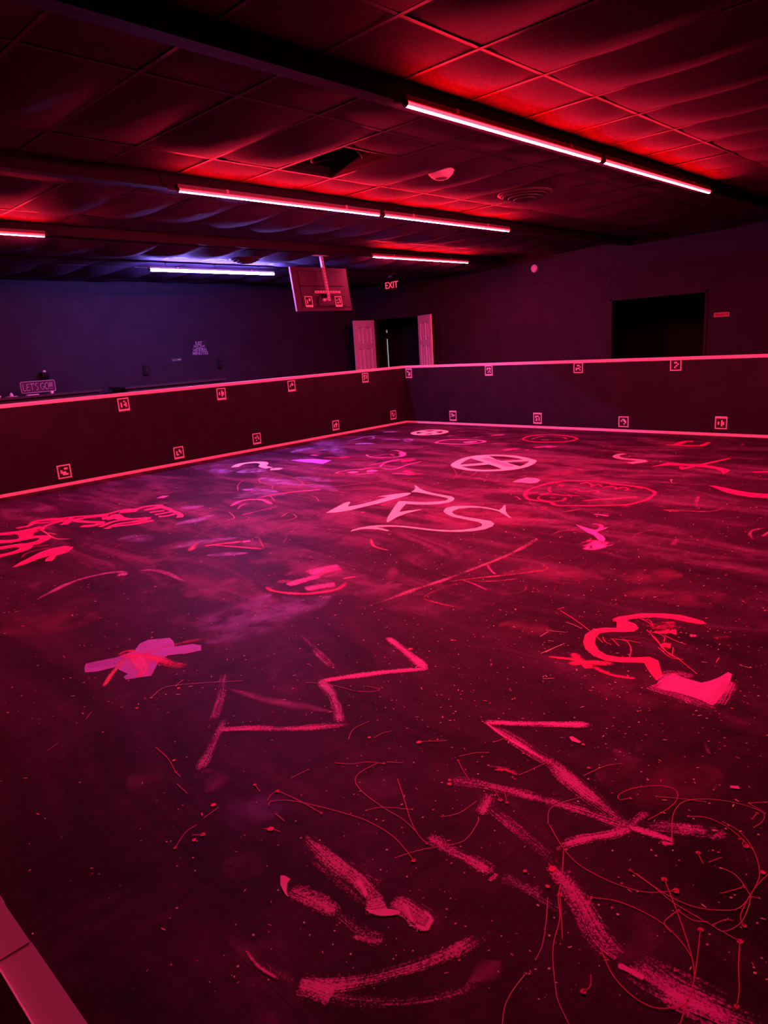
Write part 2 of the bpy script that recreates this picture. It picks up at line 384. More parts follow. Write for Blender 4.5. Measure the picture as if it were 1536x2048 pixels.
for (xa, xb, ya, yb, zc) in cand:
    cx, cy = (xa+xb)/2, (ya+yb)/2
    if abs(xa - 3.92) < 0.05 and abs(yb - 4.89) < 0.05:
        yb = hy0; cy = (ya+yb)/2           # short piece beside the hatch
    wx, wy = xb-xa-0.006, yb-ya-0.006
    big = wy > 0.9
    s = random.choice(SAGL if big else SAGS); sx = random.choice((-0.25, 0.0, 0.25))
    q = project((cx, cy, zc)); vis = q is not None and -260 < q[0] < 1800 and -260 < q[1] < 700
    zo = random.choice((0.001, 0.003, 0.006))
    m = tile_mesh(wx, wy, s, sx)
    if vis and count < 296:
        o = link('ceiling_tile', m, M_TILE, ce); o.matrix_parent_inverse = Matrix.Identity(4); o.location = (cx, cy, zc + zo); count += 1
    else:
        rest.add([(v.co.x+cx, v.co.y+cy, v.co.z+zc+zo) for v in m.vertices], [tuple(p.vertices) for p in m.polygons])
if rest.v: tag(rest.build('ceiling_tile_field', M_TILE, ce), kind='stuff')
# the hatch: tee frame, box above it, and a pipe loop seen in the dark
hb = empty('ceiling_hatch', (hx+0.305, (hy0+hy1)/2, ZC)); tag(hb, 'open dark access hatch in the ceiling above the middle red tubes', 'hatch')
MB().box(hx+0.012, hx+0.598, hy0, hy0+0.02, ZC-0.004, ZC+0.02).box(hx+0.008, hx+0.02, hy0, hy1, ZC-0.003, ZC+0.03).box(hx+0.59, hx+0.602, hy0, hy1, ZC-0.003, ZC+0.03).build('hatch_frame', M_GRID, hb)
MB().box(hx+0.02, hx+0.03, hy0+0.02, hy1-0.01, ZC+0.03, ZC+0.2).box(hx+0.58, hx+0.59, hy0+0.02, hy1-0.01, ZC+0.03, ZC+0.2).box(hx+0.03, hx+0.58, hy0+0.02, hy0+0.03, ZC+0.03, ZC+0.2).box(hx+0.03, hx+0.58, hy1-0.02, hy1-0.01, ZC+0.03, ZC+0.2).box(hx+0.02, hx+0.59, hy0+0.02, hy1-0.01, ZC+0.2, ZC+0.21).build('hatch_box', M_BEAM, hb)
lp = MB(); P = [Vector((hx+0.3+0.2*math.cos(t), (hy0+hy1)/2+0.22*math.sin(t), ZC+0.06+0.03*math.sin(t*2))) for t in [math.pi*k/9 for k in range(2, 17)]]
for a, b_ in zip(P[:-1], P[1:]): lp.tube(a, b_, 0.008, n=8)
lp.build('cable_loop', M_BEAM, hb)

# ------------------------------------------------------------------ tube lights
def tube_light(x0, x1, y, color, L, label, plug=None, z=None):
    z = z or ZTUBE
    t = empty('tube_light', ((x0+x1)/2, y, z)); tag(t, label, 'tube light', 'ceiling tube lights')
    tone = 'red' if color == RED_CORE else 'blue'
    # channel along the lower edge of the beam's near face
    MB().box(x0-0.012, x1+0.012, y-0.015, y+0.014, z+0.0155, z+0.042).build('housing', M_HOUS, t)
    # round diffuser: bright belly, dim shoulders next to the channel
    r = 0.0190
    def strip(a0, a1, n, name, mat):
        b = MB(); b.smooth = True; vs = []
        for k in range(n+1):
            a = math.radians(a0 + (a1-a0)*k/n); vs += [(x0, y + r*math.sin(a), z - r*math.cos(a)), (x1, y + r*math.sin(a), z - r*math.cos(a))]
        b.add(vs, [(2*k, 2*k+1, 2*k+3, 2*k+2) for k in range(n)]); b.build(name, mat, t)
    strip(-50, 50, 4, 'diffuser', glow('tube_core_%s' % tone, color, L))
    # red flanks are dimmer, pure red painting the core's halo; blue ones run stronger
    edge = (1.0, 0.0005, 0.0010) if tone == 'red' else (0.24, 0.17, 1.0)
    strip(-112, -50, 2, 'diffuser_flank', glow('tube_flank_%s' % tone, edge, L*(0.42 if tone == 'red' else 1.5))); strip(50, 112, 2, 'diffuser_flank', glow('tube_back_%s' % tone, edge, L*(0.10 if tone == 'red' else 0.75)))
    sh_ = 1.1 if tone == 'red' else L*1.5
    strip(112, 150, 1, 'diffuser_shoulder', glow('tube_edge_%s' % tone, edge, sh_)); strip(-150, -112, 1, 'diffuser_shoulder', glow('tube_edge_%s' % tone, edge, sh_))
    for x, sgn in ((x0, -1), (x1, 1)):
        b = MB(); pts = [(x, y+0.0205*math.sin(math.radians(a)), z-0.0205*math.cos(math.radians(a))) for a in range(-150, 151, 30)]
        b.prism(pts, (sgn*0.014, 0, 0)); b.build('end_cap', M_BLACKP, t)
    for f in (0.2, 0.8):
        x = x0 + (x1-x0)*f
        MB().box(x-0.012, x+0.012, y-0.0165, y-0.015, z+0.010, z+0.046).build('clip', M_STEEL, t)
    if z < ZTUBE - 0.05:      # hung on short rods
        for f in (0.12, 0.5, 0.88):
            x = x0 + (x1-x0)*f
            MB().tube((x, y+0.008, z+0.040), (x, y+0.030, CZ+1.314), 0.004, n=8).box(x-0.02, x+0.02, y+0.016, y+0.05, CZ+1.306, CZ+1.3125).build('hanger_rod', M_BLACKP, t)
    if plug:
        xx = x0 - 0.014
        MB().tube((xx, y, z), (xx-0.03, y, z), 0.007, n=8).box(xx-0.075, xx-0.03, y-0.012, y+0.012, z-0.011, z+0.011).build('power_plug', M_BLACKP, t)
        MB().tube((xx-0.075, y, z), (xx-0.12, y+0.005, z+0.05), 0.004, n=6).tube((xx-0.12, y+0.005, z+0.05), (xx-0.14, y+0.008, z+0.12), 0.004, n=6).build('power_cord', M_BLACKP, t)
    return t
ZTUBE = CZ + 1.328
YT = [b - 0.015 for b in BY]
def tx(px, py, row):
    x = at_z(px, py, ZTUBE).x
    zt_ = ZTUBE if row < 5 else CZ + 1.208
    for _ in range(20): x += (px - project((x, YT[row], zt_))[0]) * 0.004
    return x
RL = RED_L
tube_light(tx(812, 203, 2), tx(1198, 318, 2), YT[2], RED_CORE, RL, 'longest-looking red tube light nearest the camera, beside the lit speckled tile', True)
tube_light(tx(1208, 320, 2), tx(1418, 381, 2), YT[2], RED_CORE, RL, 'red tube light at the far right, continuing the nearest red tube')
tube_light(tx(357, 378, 3), tx(757, 428, 3), YT[3], RED_CORE, RL, 'red tube light below the open ceiling hatch, left one of the middle row', True)
tube_light(tx(768, 429, 3), tx(1017, 461, 3), YT[3], RED_CORE, RL, 'red tube light below the white ceiling detector, right one of the middle row')
tube_light(tx(745, 516, 4), tx(935, 525, 4), YT[4], RED_CORE, RL, 'red tube light farthest away, above the exit sign', True)
xd = tx(88, 467, 4)
tube_light(xd-2.27, xd, YT[4], RED_CORE, RL, 'red tube light cut off by the left edge of the photo')
tube_light(tx(300, 538, 5), tx(547, 549, 5), YT[5], BLUE_CORE, BLUE_L, 'blue-white tube light left of the hanging television', z=CZ+1.208)

# ------------------------------------------------------------------ arena barriers
def barrier(label, face, fixed, a, b_, joints):
    """face: 'y' (runs along X at Y=fixed, seen from -Y) or 'x' (runs along Y at X=fixed, seen from -X)"""
    root = empty('arena_barrier', ((a+b_)/2, fixed, 0) if face == 'y' else (fixed, (a+b_)/2, 0)); tag(root, label, 'barrier', 'low walls around the arena')
    def B(u0, u1, d0, d1, z0, z1, name, mat):
        if face == 'y': MB().box(u0, u1, fixed+d0, fixed+d1, z0, z1).build(name, mat, root)
        else: MB().box(fixed+d0, fixed+d1, u0, u1, z0, z1).build(name, mat, root)
    us = [a] + joints + [b_]
    for u0, u1 in zip(us[:-1], us[1:]):
        B(u0+0.001, u1-0.001, 0.0, 0.036, 0.0, ZT+0.018, 'wall_panel', M_BARR)
    k = 0
    for u0, u1 in zip(us[:-1], us[1:]):
        dz = 0.0015*(k % 2)
        B(u0+0.002, u1-0.002, -0.004, 0.040, ZT+0.018, ZT+0.0225, 'top_cap', M_TRIM)
        B(u0+0.002, u1-0.002, -0.0045, -0.0005, ZT-0.022+dz, ZT+0.018, 'top_trim', M_TRIM)
        k += 1
    B(a, b_, -0.004, -0.0005, 0.004, 0.044, 'base_strip', M_TRIM)
    return root
jl = [XN1 + 2.44*k for k in range(1, 5)]
jl[1] = at_left(283, 788).x
lb = barrier('long low black barrier with white top trim along the left, below the blue light', 'y', YP, XN1-0.1, XB-0.012, sorted(jl))
for ch in lb.children: ch.matrix_parent_inverse = Matrix.Translation((-XP, -YP, 0))
lb.location = (XP, YP, 0); lb.rotation_euler = (0, 0, SK)
jr = sorted([at_x(1380, 716, XB).y, at_x(1380, 716, XB).y + 2.44, at_x(1380, 716, XB).y - 2.44])
barrier('low black barrier with white top trim at the far end, right of the corner', 'x', XB, YA, YL+0.16, jr)
# near barrier: only its cap shows in the lower left corner
nb = empty('arena_barrier', (XN0, 3.0, 0)); tag(nb, 'near low barrier whose white cap shows in the bottom left corner', 'barrier', 'low walls around the arena')
ys = [YA, at_z(64, 1884, ZT+0.0225).y - 0.0, YL]
MB().box(XN0+0.006, XN1-0.004, YA, YL-0.2, 0.0, ZT+0.014).build('wall_panel', M_BARR, nb)
y1 = at_z(62, 1882, ZT+0.0225).y; y2 = at_z(8, 1803, ZT+0.0225).y
MB().box(XN0, XN1, YA, y1, ZT+0.014, ZT+0.0215).build('top_cap', M_TRIM, nb)
MB().box(XN0, XN1-0.0006, y1+0.0005, y2, ZT+0.014, ZT+0.0221).build('top_cap', M_TRIM, nb)
MB().box(XN0, XN1+0.0004, y2+0.0005, YL-0.2, ZT+0.014, ZT+0.0213).build('top_cap', M_TRIM, nb)
ob = MB(); prof = [(XN0-0.004, ZT+0.012), (XN0+0.0086, ZT+0.0235), (XN0+0.0070, ZT+0.0262), (XN0-0.006, ZT+0.018)]
ob.prism([(x, YA, z) for x, z in prof], (0, YL-0.2-YA, 0)); ob.build('outer_edge_strip', M_TRIM, nb)

# ------------------------------------------------------------------ printed square markers
def marker(o, ux, uz, un, size, pat, label, extra=0.0, where='b'):
    """o: centre of the black square, ux / uz unit vectors right and up, un outward normal"""
    o = Vector(o); ux = Vector(ux).normalized(); uz = Vector(uz).normalized(); un = Vector(un).normalized()
    root = empty('printed_marker', o); tag(root, label, 'marker', 'square markers around the arena')
    h = size/2; bd = size*0.115
    def quad(x0, x1, z0, z1, d, mb):
        mb.add([o+ux*x+uz*z+un*d for x, z in ((x0, z0), (x1, z0), (x1, z1), (x0, z1))], [(0, 1, 2, 3)])
    lo = -h-bd-(extra if where in 'b2' else 0); hi = h+bd+(extra if where in 't2' else 0)
    b = MB(); p = [o+ux*x+uz*z for x, z in ((-h-bd, lo), (h+bd, lo), (h+bd, hi), (-h-bd, hi))]
    b.prism([q+un*0.0006 for q in p], un*0.0008); b.build('paper_sheet', M_PAPER, root)
    b = MB(); quad(-h, h, -h, h, 0.0018, b); b.build('printed_square', M_INK, root)
    c = size/6
    for r, line in enumerate(pat):
        for k, ch in enumerate(line):
            if ch == '1': b = MB(); quad(-h+c*(k+1)-0.0002, -h+c*(k+2)+0.0002, h-c*(r+2)-0.0002, h-c*(r+1)+0.0002, 0.0022, b); b.build('printed_cell', M_PAPER, root)
SZ = 0.128
ML = [(247, 808.0, ["0010","1001","1011","1001"], 'printed marker under the left barrier\'s trim, first from the photo\'s left edge', .012),
      (442.5, 787, ["0010","1011","1011","0010"], 'printed marker under the left barrier\'s trim, second from the left', .014),
      (583, 771, ["0010","0111","1000","0000"], 'printed marker under the left barrier\'s trim, third from the left', .016),
      (730.5, 755, ["1101","1001","0101","1000"], 'printed marker under the left barrier\'s trim, just below the left white door', .008),
      (128.5, 943, ["0011","1000","1110","0111"], 'largest printed marker, low on the left barrier near the photo\'s left edge', .0),
      (357.5, 904.5, ["0010","1011","1001","1100"], 'printed marker low on the left barrier, second from the left', .012),
      (513.5, 876.5, ["0010","1101","0001","0100"], 'printed marker low on the left barrier, third from the left', .012),
      (671.5, 850, ["0010","1111","1010","1010"], 'printed marker low on the left barrier, fourth from the left', .010),
      (786.5, 829.5, ["1100","1001","0110","0010"], 'small printed marker low on the left barrier beside the corner', .008)]
for px, py, pat, lab, ex in ML:
    p = at_left(px, py); nL = Vector((math.sin(SK), -math.cos(SK), 0)); uL = Vector((math.cos(SK), math.sin(SK), 0))
    tilt = random.uniform(-0.02, 0.02)
    marker(p + nL*0.0004, uL + Vector((0, 0, tilt)), Vector((0, 0, 1)) - uL*tilt, nL, SZ*(1.08 if 'largest' in lab else 1.0), pat, lab, ex)
MR = [(817.5, 746.5, ["1100","0101","0011","0111"], 'printed marker under the far barrier\'s trim, nearest the corner', .008, '2'),
      (977.5, 740.5, ["1111","1001","0010","0101"], 'printed marker under the far barrier\'s trim, second from the corner', .012, '2'),
      (1156.5, 735.5, ["0110","0001","1110","1001"], 'printed marker under the far barrier\'s trim, third from the corner', .0, 'b'),
      (1351.5, 730.0, ["0110","0001","0010","0100"], 'printed marker under the far barrier\'s trim, below the dark doorway', .0, 'b'),
      (906.0, 831.5, ["1100","0111","1010","0000"], 'printed marker low on the far barrier, nearest the corner', .012, '2'),
      (1075.0, 836.5, ["1110","1001","0101","1101"], 'printed marker low on the far barrier, second from the corner', .012, '2'),
      (1247, 843.5, ["0110","1011","0001","0010"], 'printed marker low on the far barrier, third from the corner', .0, 'b'),
      (1442.0, 846.5, ["0010","1011","1011","0010"], 'printed marker low on the far barrier, fourth and rightmost', .014, 't')]
for px, py, pat, lab, ex, wh in MR:
    p = at_x(px, py, XB)
    tilt = random.uniform(-0.015, 0.015)
    marker((XB-0.0004, p.y, p.z), (0, -1, tilt), (0, tilt, 1), (-1, 0, 0), SZ, pat, lab, ex, wh)

# ------------------------------------------------------------------ hanging television seen from behind
S_ = 0.8926
tv = empty('television', (7.15, 8.09, CZ+0.545)); tag(tv, 'television hung from the ceiling, its ribbed back turned to the camera', 'television')
W_, H_ = 1.21, 0.69
o = Vector((6.605, 8.055, CZ+0.545)); ux = Vector((1, 0.0, 0.004)).normalized(); uz = Vector((0.006, 0.1, 0.685)).normalized(); un = ux.cross(uz).normalized()   # un faces the camera side
if un.y > 0: un = -un
def tvbox(x0, x1, z0, z1, d0, d1, name, mat, par=tv):
    return MB().bbox(o + ux*(x0*S_) + uz*(z0*S_) + un*d0, ux*((x1-x0)*S_), uz*((z1-z0)*S_), un*(d1-d0)).build(name, mat, par)
tvbox(0, W_, 0, H_, -0.022, 0.0, 'back_shell', M_TVB)
tvbox(0.012, W_-0.012, 0.012, H_-0.012, -0.024, -0.0225, 'screen', M_TVS)
tvbox(-0.004, 0.0, -0.004, H_+0.004, -0.026, 0.002, 'bezel', M_WHITEP); tvbox(W_, W_+0.004, -0.004, H_+0.004, -0.026, 0.002, 'bezel', M_TVB); tvbox(-0.004, W_+0.004, H_, H_+0.004, -0.026, 0.002, 'bezel', M_TVB); tvbox(0, W_, -0.004, 0, -0.026, 0.002, 'bezel', M_TVB)  # left bezel is white: blue light on that edge put into its colour
# stepped rear cover panels with grooves between them
gr = 0.012
tvbox(0.14, 1.07, 0.40, 0.625, 0.0, 0.010, 'rear_panel', M_TVB); tvbox(0.14, 1.07, 0.225, 0.385, 0.0, 0.012, 'rear_panel', M_TVB)
tvbox(0.14, 0.43, 0.075, 0.21, 0.0, 0.014, 'rear_panel', M_TVB); tvbox(0.47, 1.07, 0.075, 0.21, 0.0, 0.018, 'rear_panel', M_TVB)
for x0, x1, z0, z1 in ((0.13, 1.08, 0.625, 0.637), (0.13, 1.08, 0.386, 0.399), (0.13, 0.14, 0.07, 0.637), (1.07, 1.08, 0.07, 0.637), (0.13, 1.08, 0.063, 0.075), (0.435, 0.468, 0.075, 0.21)):
    tvbox(x0, x1, z0, z1, 0.0, 0.002, 'groove', M_TVR)
tvbox(0.54, 0.74, 0.088, 0.098, 0.018, 0.0195, 'label_strip', M_TVR); tvbox(0.0, W_, 0.05, 0.058, 0.0, 0.003, 'groove', M_TVR)
tvbox(0.545, 0.64, 0.20, 0.285, 0.018, 0.045, 'junction_box', M_VOID)
tvbox(0.555, 0.61, 0.145, 0.185, 0.018, 0.04, 'power_brick', M_WHITEP); tvbox(0.61, 0.66, 0.172, 0.185, 0.02, 0.03, 'power_brick', M_WHITEP)
cb = MB(); P = [(0.545, 0.27), (0.50, 0.24), (0.468, 0.20), (0.452, 0.15), (0.445, 0.09)]
for a, b_ in zip(P[:-1], P[1:]): cb.tube(o+ux*a[0]*S_+uz*a[1]*S_+un*0.03, o+ux*b_[0]*S_+uz*b_[1]*S_+un*0.024, 0.005, n=6)
cb.build('cable', M_VOID, tv)
# slotted strut mount: vertical strut to the ceiling and a cross arm
mt = tv
def slotted(p, d, wv, length, w_, slots, name):
    """flat steel strap with a row of open slots: side rails and webs"""
    p = Vector(p); d = Vector(d).normalized(); wv = Vector(wv).normalized(); t = un*0.004; rw = w_*0.31
    b = MB(); b.bbox(p - wv*w_/2, d*length, wv*rw, t); b.bbox(p + wv*(w_/2-rw), d*length, wv*rw, t)
    st = length/slots
    for k in range(slots):
        b.bbox(p + d*(st*k) - wv*w_/2, d*(st*0.55), wv*w_, t)
    b.bbox(p + d*(length-st*0.1) - wv*w_/2, d*(st*0.1), wv*w_, t)
    b.bbox(p - wv*w_/2, d*length, un*-0.03, wv*0.003); b.build(name, M_STEEL, mt)
vb = o + ux*0.672*S_ + uz*0.14*S_ + un*0.055
top_len = (ZC2 - 0.014 - vb.z)/uz.z
vdir = (uz + ux*(-0.030)).normalized()
slotted(vb, vdir, ux, top_len, 0.042, 15, 'vertical_strut')
hp = o + ux*0.385*S_ + uz*0.285*S_ + un*0.051
slotted(hp, ux, uz, 0.565*S_, 0.036, 10, 'cross_arm')
tp = vb + vdir*top_len
MB().box(tp.x-0.16, tp.x+0.10, tp.y-0.03, tp.y+0.03, ZC2-0.014, ZC2-0.006).build('ceiling_plate', M_STEEL, mt)
for lab, cx, cz_, pat in (('printed marker on the television\'s back, lower left', 0.255, 0.150, ["0011","1011","1000","1000"]), ('printed marker on the television\'s back, lower right', 0.905, 0.150, ["0011","1001","0001","1101"])):
    p = o + ux*cx*S_ + uz*cz_*S_ + un*(0.019)
    marker(p, ux, uz, un, 0.112, pat, lab, 0.018)

# ------------------------------------------------------------------ white panel doors standing open
def panel_door(n, hinge, free, label_side):
    h = Vector((hinge[0], hinge[1], 0)); f = Vector((free[0], free[1], 0)); d = (f-h); wdt = d.length; d.normalize(); nn = Vector((-d.y, d.x, 0))
    if nn.dot(Vector((-h.x, -h.y, 0))) < 0: nn = -nn
    root = empty('door_%d' % n, h); tag(root, kind='structure')
    Z1 = 2.03; z0 = 0.012; s = 0.115*wdt/0.7; mid = wdt/2; T2 = 0.036
    def pc(u0, u1, za, zb, d0, d1, name, mat=M_DOORW): return MB().bbox(h + d*u0 + Vector((0, 0, za)) + nn*d0, d*(u1-u0), Vector((0, 0, zb-za)), nn*(d1-d0)).build(name, mat, root)
    zr = [z0, 0.24, 0.86, 1.00, 1.52, 1.62, 1.90, Z1]
    pc(0, s, z0, Z1, 0, T2, 'stile'); pc(wdt-s, wdt, z0, Z1, 0, T2, 'stile'); pc(mid-s*0.42, mid+s*0.42, z0, Z1, 0.0005, T2-0.0005, 'stile')
    for a, b_ in ((z0, 0.24), (0.62, 0.74), (1.42, 1.53), (1.88, Z1)): pc(s, wdt-s, a, b_, 0.001, T2-0.001, 'rail')
    for u0, u1 in ((s, mid-s*0.42), (mid+s*0.42, wdt-s)):
        for a, b_ in ((0.24, 0.62), (0.74, 1.42), (1.53, 1.88)):
            q = MB(); m_ = 0.034
            for dd, sg in ((T2, 1),):
                A = [h + d*u + Vector((0, 0, z)) + nn*(T2-0.003) for u, z in ((u0, a), (u1, a), (u1, b_), (u0, b_))]
                B_ = [h + d*u + Vector((0, 0, z)) + nn*(T2-0.030) for u, z in ((u0+m_*0.5, a+m_*0.5), (u1-m_*0.5, a+m_*0.5), (u1-m_*0.5, b_-m_*0.5), (u0+m_*0.5, b_-m_*0.5))]
                C_ = [h + d*u + Vector((0, 0, z)) + nn*(T2-0.003) for u, z in ((u0+m_*1.3, a+m_*1.3), (u1-m_*1.3, a+m_*1.3), (u1-m_*1.3, b_-m_*1.3), (u0+m_*1.3, b_-m_*1.3))]
                q.add(A+B_+C_, [(i, (i+1) % 4, (i+1) % 4+4, i+4) for i in range(4)] + [(i+4, (i+1) % 4+4, (i+1) % 4+8, i+8) for i in range(4)] + [(8, 9, 10, 11)])
            back = [h + d*u + Vector((0, 0, z)) + nn*0.004 for u, z in ((u0, a), (u0, b_), (u1, b_), (u1, a))]
            q.add(back, [(0, 1, 2, 3)]); q.build('raised_panel', M_DOORW, root)
    k = h + d*(wdt-0.06) + Vector((0, 0, 0.96))
    MB().tube(k+nn*T2, k+nn*(T2+0.04), 0.011, n=10).tube(k+nn*(T2+0.04), k+nn*(T2+0.065), 0.026, 0.02, n=12).build('knob', M_STEEL, root)
    return root
panel_door(1, (11.565, 11.475), (10.90, 11.44), 'l')
panel_door(2, (11.53, 10.06), (11.30, 9.52), 'r')

# ------------------------------------------------------------------ things on the walls
def text_obj(body, size, loc, ux_, uz_, mat, name, parent=None, ext=0.002, align='CENTER', bold=0.0):
    cu = bpy.data.curves.new(name, 'FONT'); cu.body = body; cu.size = size; cu.extrude = ext; cu.align_x = align; cu.align_y = 'CENTER'; cu.offset = bold; cu.resolution_u = 3
    o_ = bpy.data.objects.new(name, cu); COL.objects.link(o_)
    ux_ = Vector(ux_).normalized(); uz_ = Vector(uz_).normalized(); nz = ux_.cross(uz_)
    R = Matrix((ux_, uz_, nz)).transposed().to_4x4(); R.translation = Vector(loc); o_.matrix_world = R
    dg = bpy.context.evaluated_depsgraph_get(); me = bpy.data.meshes.new_from_object(o_.evaluated_get(dg)); me.transform(R)
    bpy.data.objects.remove(o_); me.materials.clear(); me.materials.append(mat)
    return link(name, me, mat, parent)

# exit sign hung from the lower ceiling in front of the corner doorway
XE = 10.50; ep = at_x(783, 570, XE); vp = at_x(780.5, 553, XE)
ex_ = empty('exit_sign', (XE, ep.y, ep.z)); tag(ex_, 'small glowing red EXIT sign hanging above the open white doors', 'exit sign')
MB().box(XE, XE+0.04, ep.y-0.115, ep.y+0.115, ep.z-0.085, ep.z+0.085).build('sign_box', M_BLACKP, ex_)
ER = glow('exit_red', (1.0, 0.045, 0.10), 1.5)
text_obj('EXIT', 0.172, (XE-0.002, ep.y, ep.z-0.006), (0, -1, 0), (0, 0, 1), ER, 'letters', ex_, 0.001, bold=0.001).scale = (1, 1, 1)
MB().add([(XE-0.002, ep.y+0.10, ep.z), (XE-0.002, ep.y+0.111, ep.z-0.010), (XE-0.002, ep.y+0.111, ep.z+0.010)][::-1], [(0, 1, 2)]).build('arrow', ER, ex_)
MB().add([(XE-0.002, ep.y-0.10, ep.z), (XE-0.002, ep.y-0.111, ep.z+0.010), (XE-0.002, ep.y-0.111, ep.z-0.010)][::-1], [(0, 1, 2)]).build('arrow', ER, ex_)
MB().tube((XE+0.02, ep.y, ep.z+0.085), (XE+0.02, ep.y, vp.z-0.02), 0.008, n=10).build('stem', M_BLACKP, ex_)
MB().box(XE, XE+0.05, vp.y-0.058, vp.y+0.058, vp.z-0.022, ZC2-0.008).build('canopy', M_BLACKP, ex_)
for k in range(5): MB().box(XE-0.005, XE, vp.y-0.053+k*0.0225, vp.y-0.040+k*0.0225, vp.z-0.020, vp.z+0.020).build('canopy_slat', M_WHITEP, ex_)
# round plate high on the right wall
rp = at_x(1070, 537, XR); rd = MB(); rd.smooth = True
rd.lathe((XR-0.010, rp.y, rp.z), [(0.0, -0.030), (0.050, -0.030), (0.066, -0.022), (0.070, -0.010), (0.070, 0.0)], 28, 'x')
rd = rd.build('round_detector', M_WHITEP); tag(rd, 'plain white round cover high on the right wall', 'detector')
# narrow name plate beside the dark doorway
np_ = at_x(1444, 629, XR); nw = empty('name_plate', (XR, np_.y, np_.z)); tag(nw, 'narrow bright framed name plate right of the dark doorway', 'sign')
nm = lambda y0, y1, z0, z1, d0, d1, n, m_: MB().box(XR-0.010-d1, XR-0.010-d0, np_.y+y0, np_.y+y1, np_.z+z0, np_.z+z1).build(n, m_, nw)
nm(-0.105, 0.105, -0.028, 0.028, 0, 0.006, 'plate', paint('red_plate', (0.55, 0.06, 0.08), 0.5, 0.3, 30))
for a in ((-0.11, 0.11, 0.024, 0.031), (-0.11, 0.11, -0.031, -0.024), (-0.112, -0.105, -0.031, 0.031), (0.105, 0.112, -0.031, 0.031)): nm(*a, 0.0, 0.010, 'frame', M_WHITEP)
# lettering and switch plates on the back wall
def back_pt(px, py): return at_y(px, py, YB)
p = back_pt(398.5, 697); wsn = empty('wall_lettering', (p.x, YB, p.z)); tag(wsn, 'small pale stacked lettering on the blue-lit back wall', 'sign')
hs = (back_pt(398, 684).z - back_pt(398, 711).z)
for k, (tx_, s_) in enumerate((('JUST', 0.075), ('>(O)<', 0.095), ('HIDDEN', 0.078), ('MINUTES', 0.082))):
    text_obj(tx_, s_, (p.x + 0.004*k, YB-0.003, p.z + hs*(0.40 - 0.255*k)), (1, 0, 0), (0, 0, 1), M_LETT, 'lettering', wsn, 0.001, bold=0.002)
p = back_pt(353, 719.5); pl = empty('wall_plaque', (p.x, YB, p.z)); tag(pl, 'faint small plaque low on the back wall left of the stacked lettering', 'plaque')
MB().box(p.x-0.10, p.x+0.10, YB-0.008, YB, p.z-0.022, p.z+0.022).build('plate', paint('plaque_grey', (0.10, 0.085, 0.10), 0.5, 0.3, 40), pl)
MB().box(p.x-0.085, p.x-0.02, YB-0.0095, YB-0.008, p.z-0.012, p.z-0.004).box(p.x+0.01, p.x+0.09, YB-0.0095, YB-0.008, p.z-0.010, p.z+0.012).build('print', M_LETT, pl)
for (px, py), lab, w2, h2 in (((291, 740), 'dark switch box on the back wall above the right counter\'s left end', 0.045, 0.085), ((438, 727), 'dark switch box on the back wall right of the stacked lettering', 0.04, 0.085)):
    p = back_pt(px, py); sb = empty('switch_box', (p.x, YB, p.z)); tag(sb, lab, 'switch box', 'switch boxes')
    MB().box(p.x-w2, p.x+w2, YB-0.05, YB, p.z-h2, p.z+h2).build('box_body', M_VOID, sb); MB().box(p.x-0.012, p.x+0.012, YB-0.062, YB-0.05, p.z-0.02, p.z+0.02).build('toggle', M_BLACKP, sb)
    MB().box(p.x-w2-0.006, p.x-w2, YB-0.03, YB, p.z-h2, p.z+h2).build('conduit_strap', M_GRID, sb)
p = back_pt(87, 750); wc = empty('wall_camera', (p.x, YB, p.z)); tag(wc, 'small black camera with a bright spot on the wall above the sign', 'camera')
MB().box(p.x-0.055, p.x+0.055, YB-0.10, YB, p.z-0.085, p.z+0.045).build('camera_body', M_VOID, wc)
MB().tube((p.x, YB-0.10, p.z-0.035), (p.x, YB-0.13, p.z-0.035), 0.032, n=14).build('lens', M_TVS, wc)
MB().lathe((p.x, YB-0.05, p.z+0.045), [(0.028, 0.0), (0.026, 0.018), (0.012, 0.028), (0.0, 0.03)], 14).build('sensor_dome', M_WHITEP, wc)
MB().tube((p.x+0.06, YB-0.05, p.z-0.06), (p.x+0.075, YB-0.05, p.z-0.06), 0.012, n=8).build('knob', M_GRID, wc)

# ------------------------------------------------------------------ counters behind the left barrier, with the sign
YC = 11.2; ZK = CZ - 0.418
M_CNT = paint('black_counter_laminate', (0.045, 0.042, 0.048), 0.4, 0.15, 6)
def counter(xa, xb, label):
    c = empty('counter', ((xa+xb)/2, YC+0.3, 0)); tag(c, label, 'counter', 'counters along the back wall')
    MB().box(xa+0.03, xb-0.03, YC+0.05, YC+0.55, 0.09, ZK-0.035).build('cabinet_body', M_DOORB, c)
    MB().box(xa+0.05, xb-0.05, YC+0.09, YC+0.55, 0.0, 0.09).build('kick_base', M_VOID, c)
    MB().box(xa, xb, YC, YC+0.6, ZK-0.035, ZK).build('worktop', M_CNT, c)
    MB().box(xa, xb, YC-0.006, YC, ZK-0.032, ZK-0.003).build('edge_band', M_GRID, c)
    n = max(2, int((xb-xa)/0.55)); wq = (xb-xa-0.1)/n
    for k in range(n):
        dd = MB().box(xa+0.05+wq*k+0.004, xa+0.05+wq*(k+1)-0.004, YC+0.03, YC+0.05, 0.11, ZK-0.06).build('cabinet_door', M_DOORB, c)
        xh = xa+0.05+wq*k+0.05
        MB().tube((xh, YC+0.015, 0.62), (xh, YC+0.015, 0.74), 0.006, n=8).tube((xh, YC+0.03, 0.63), (xh, YC+0.015, 0.63), 0.005, n=6).tube((xh, YC+0.03, 0.73), (xh, YC+0.015, 0.73), 0.005, n=6).build('handle', M_BLACKP, dd)
xa = at_y(203, 776, YC).x; xb = at_y(250, 775, YC).x
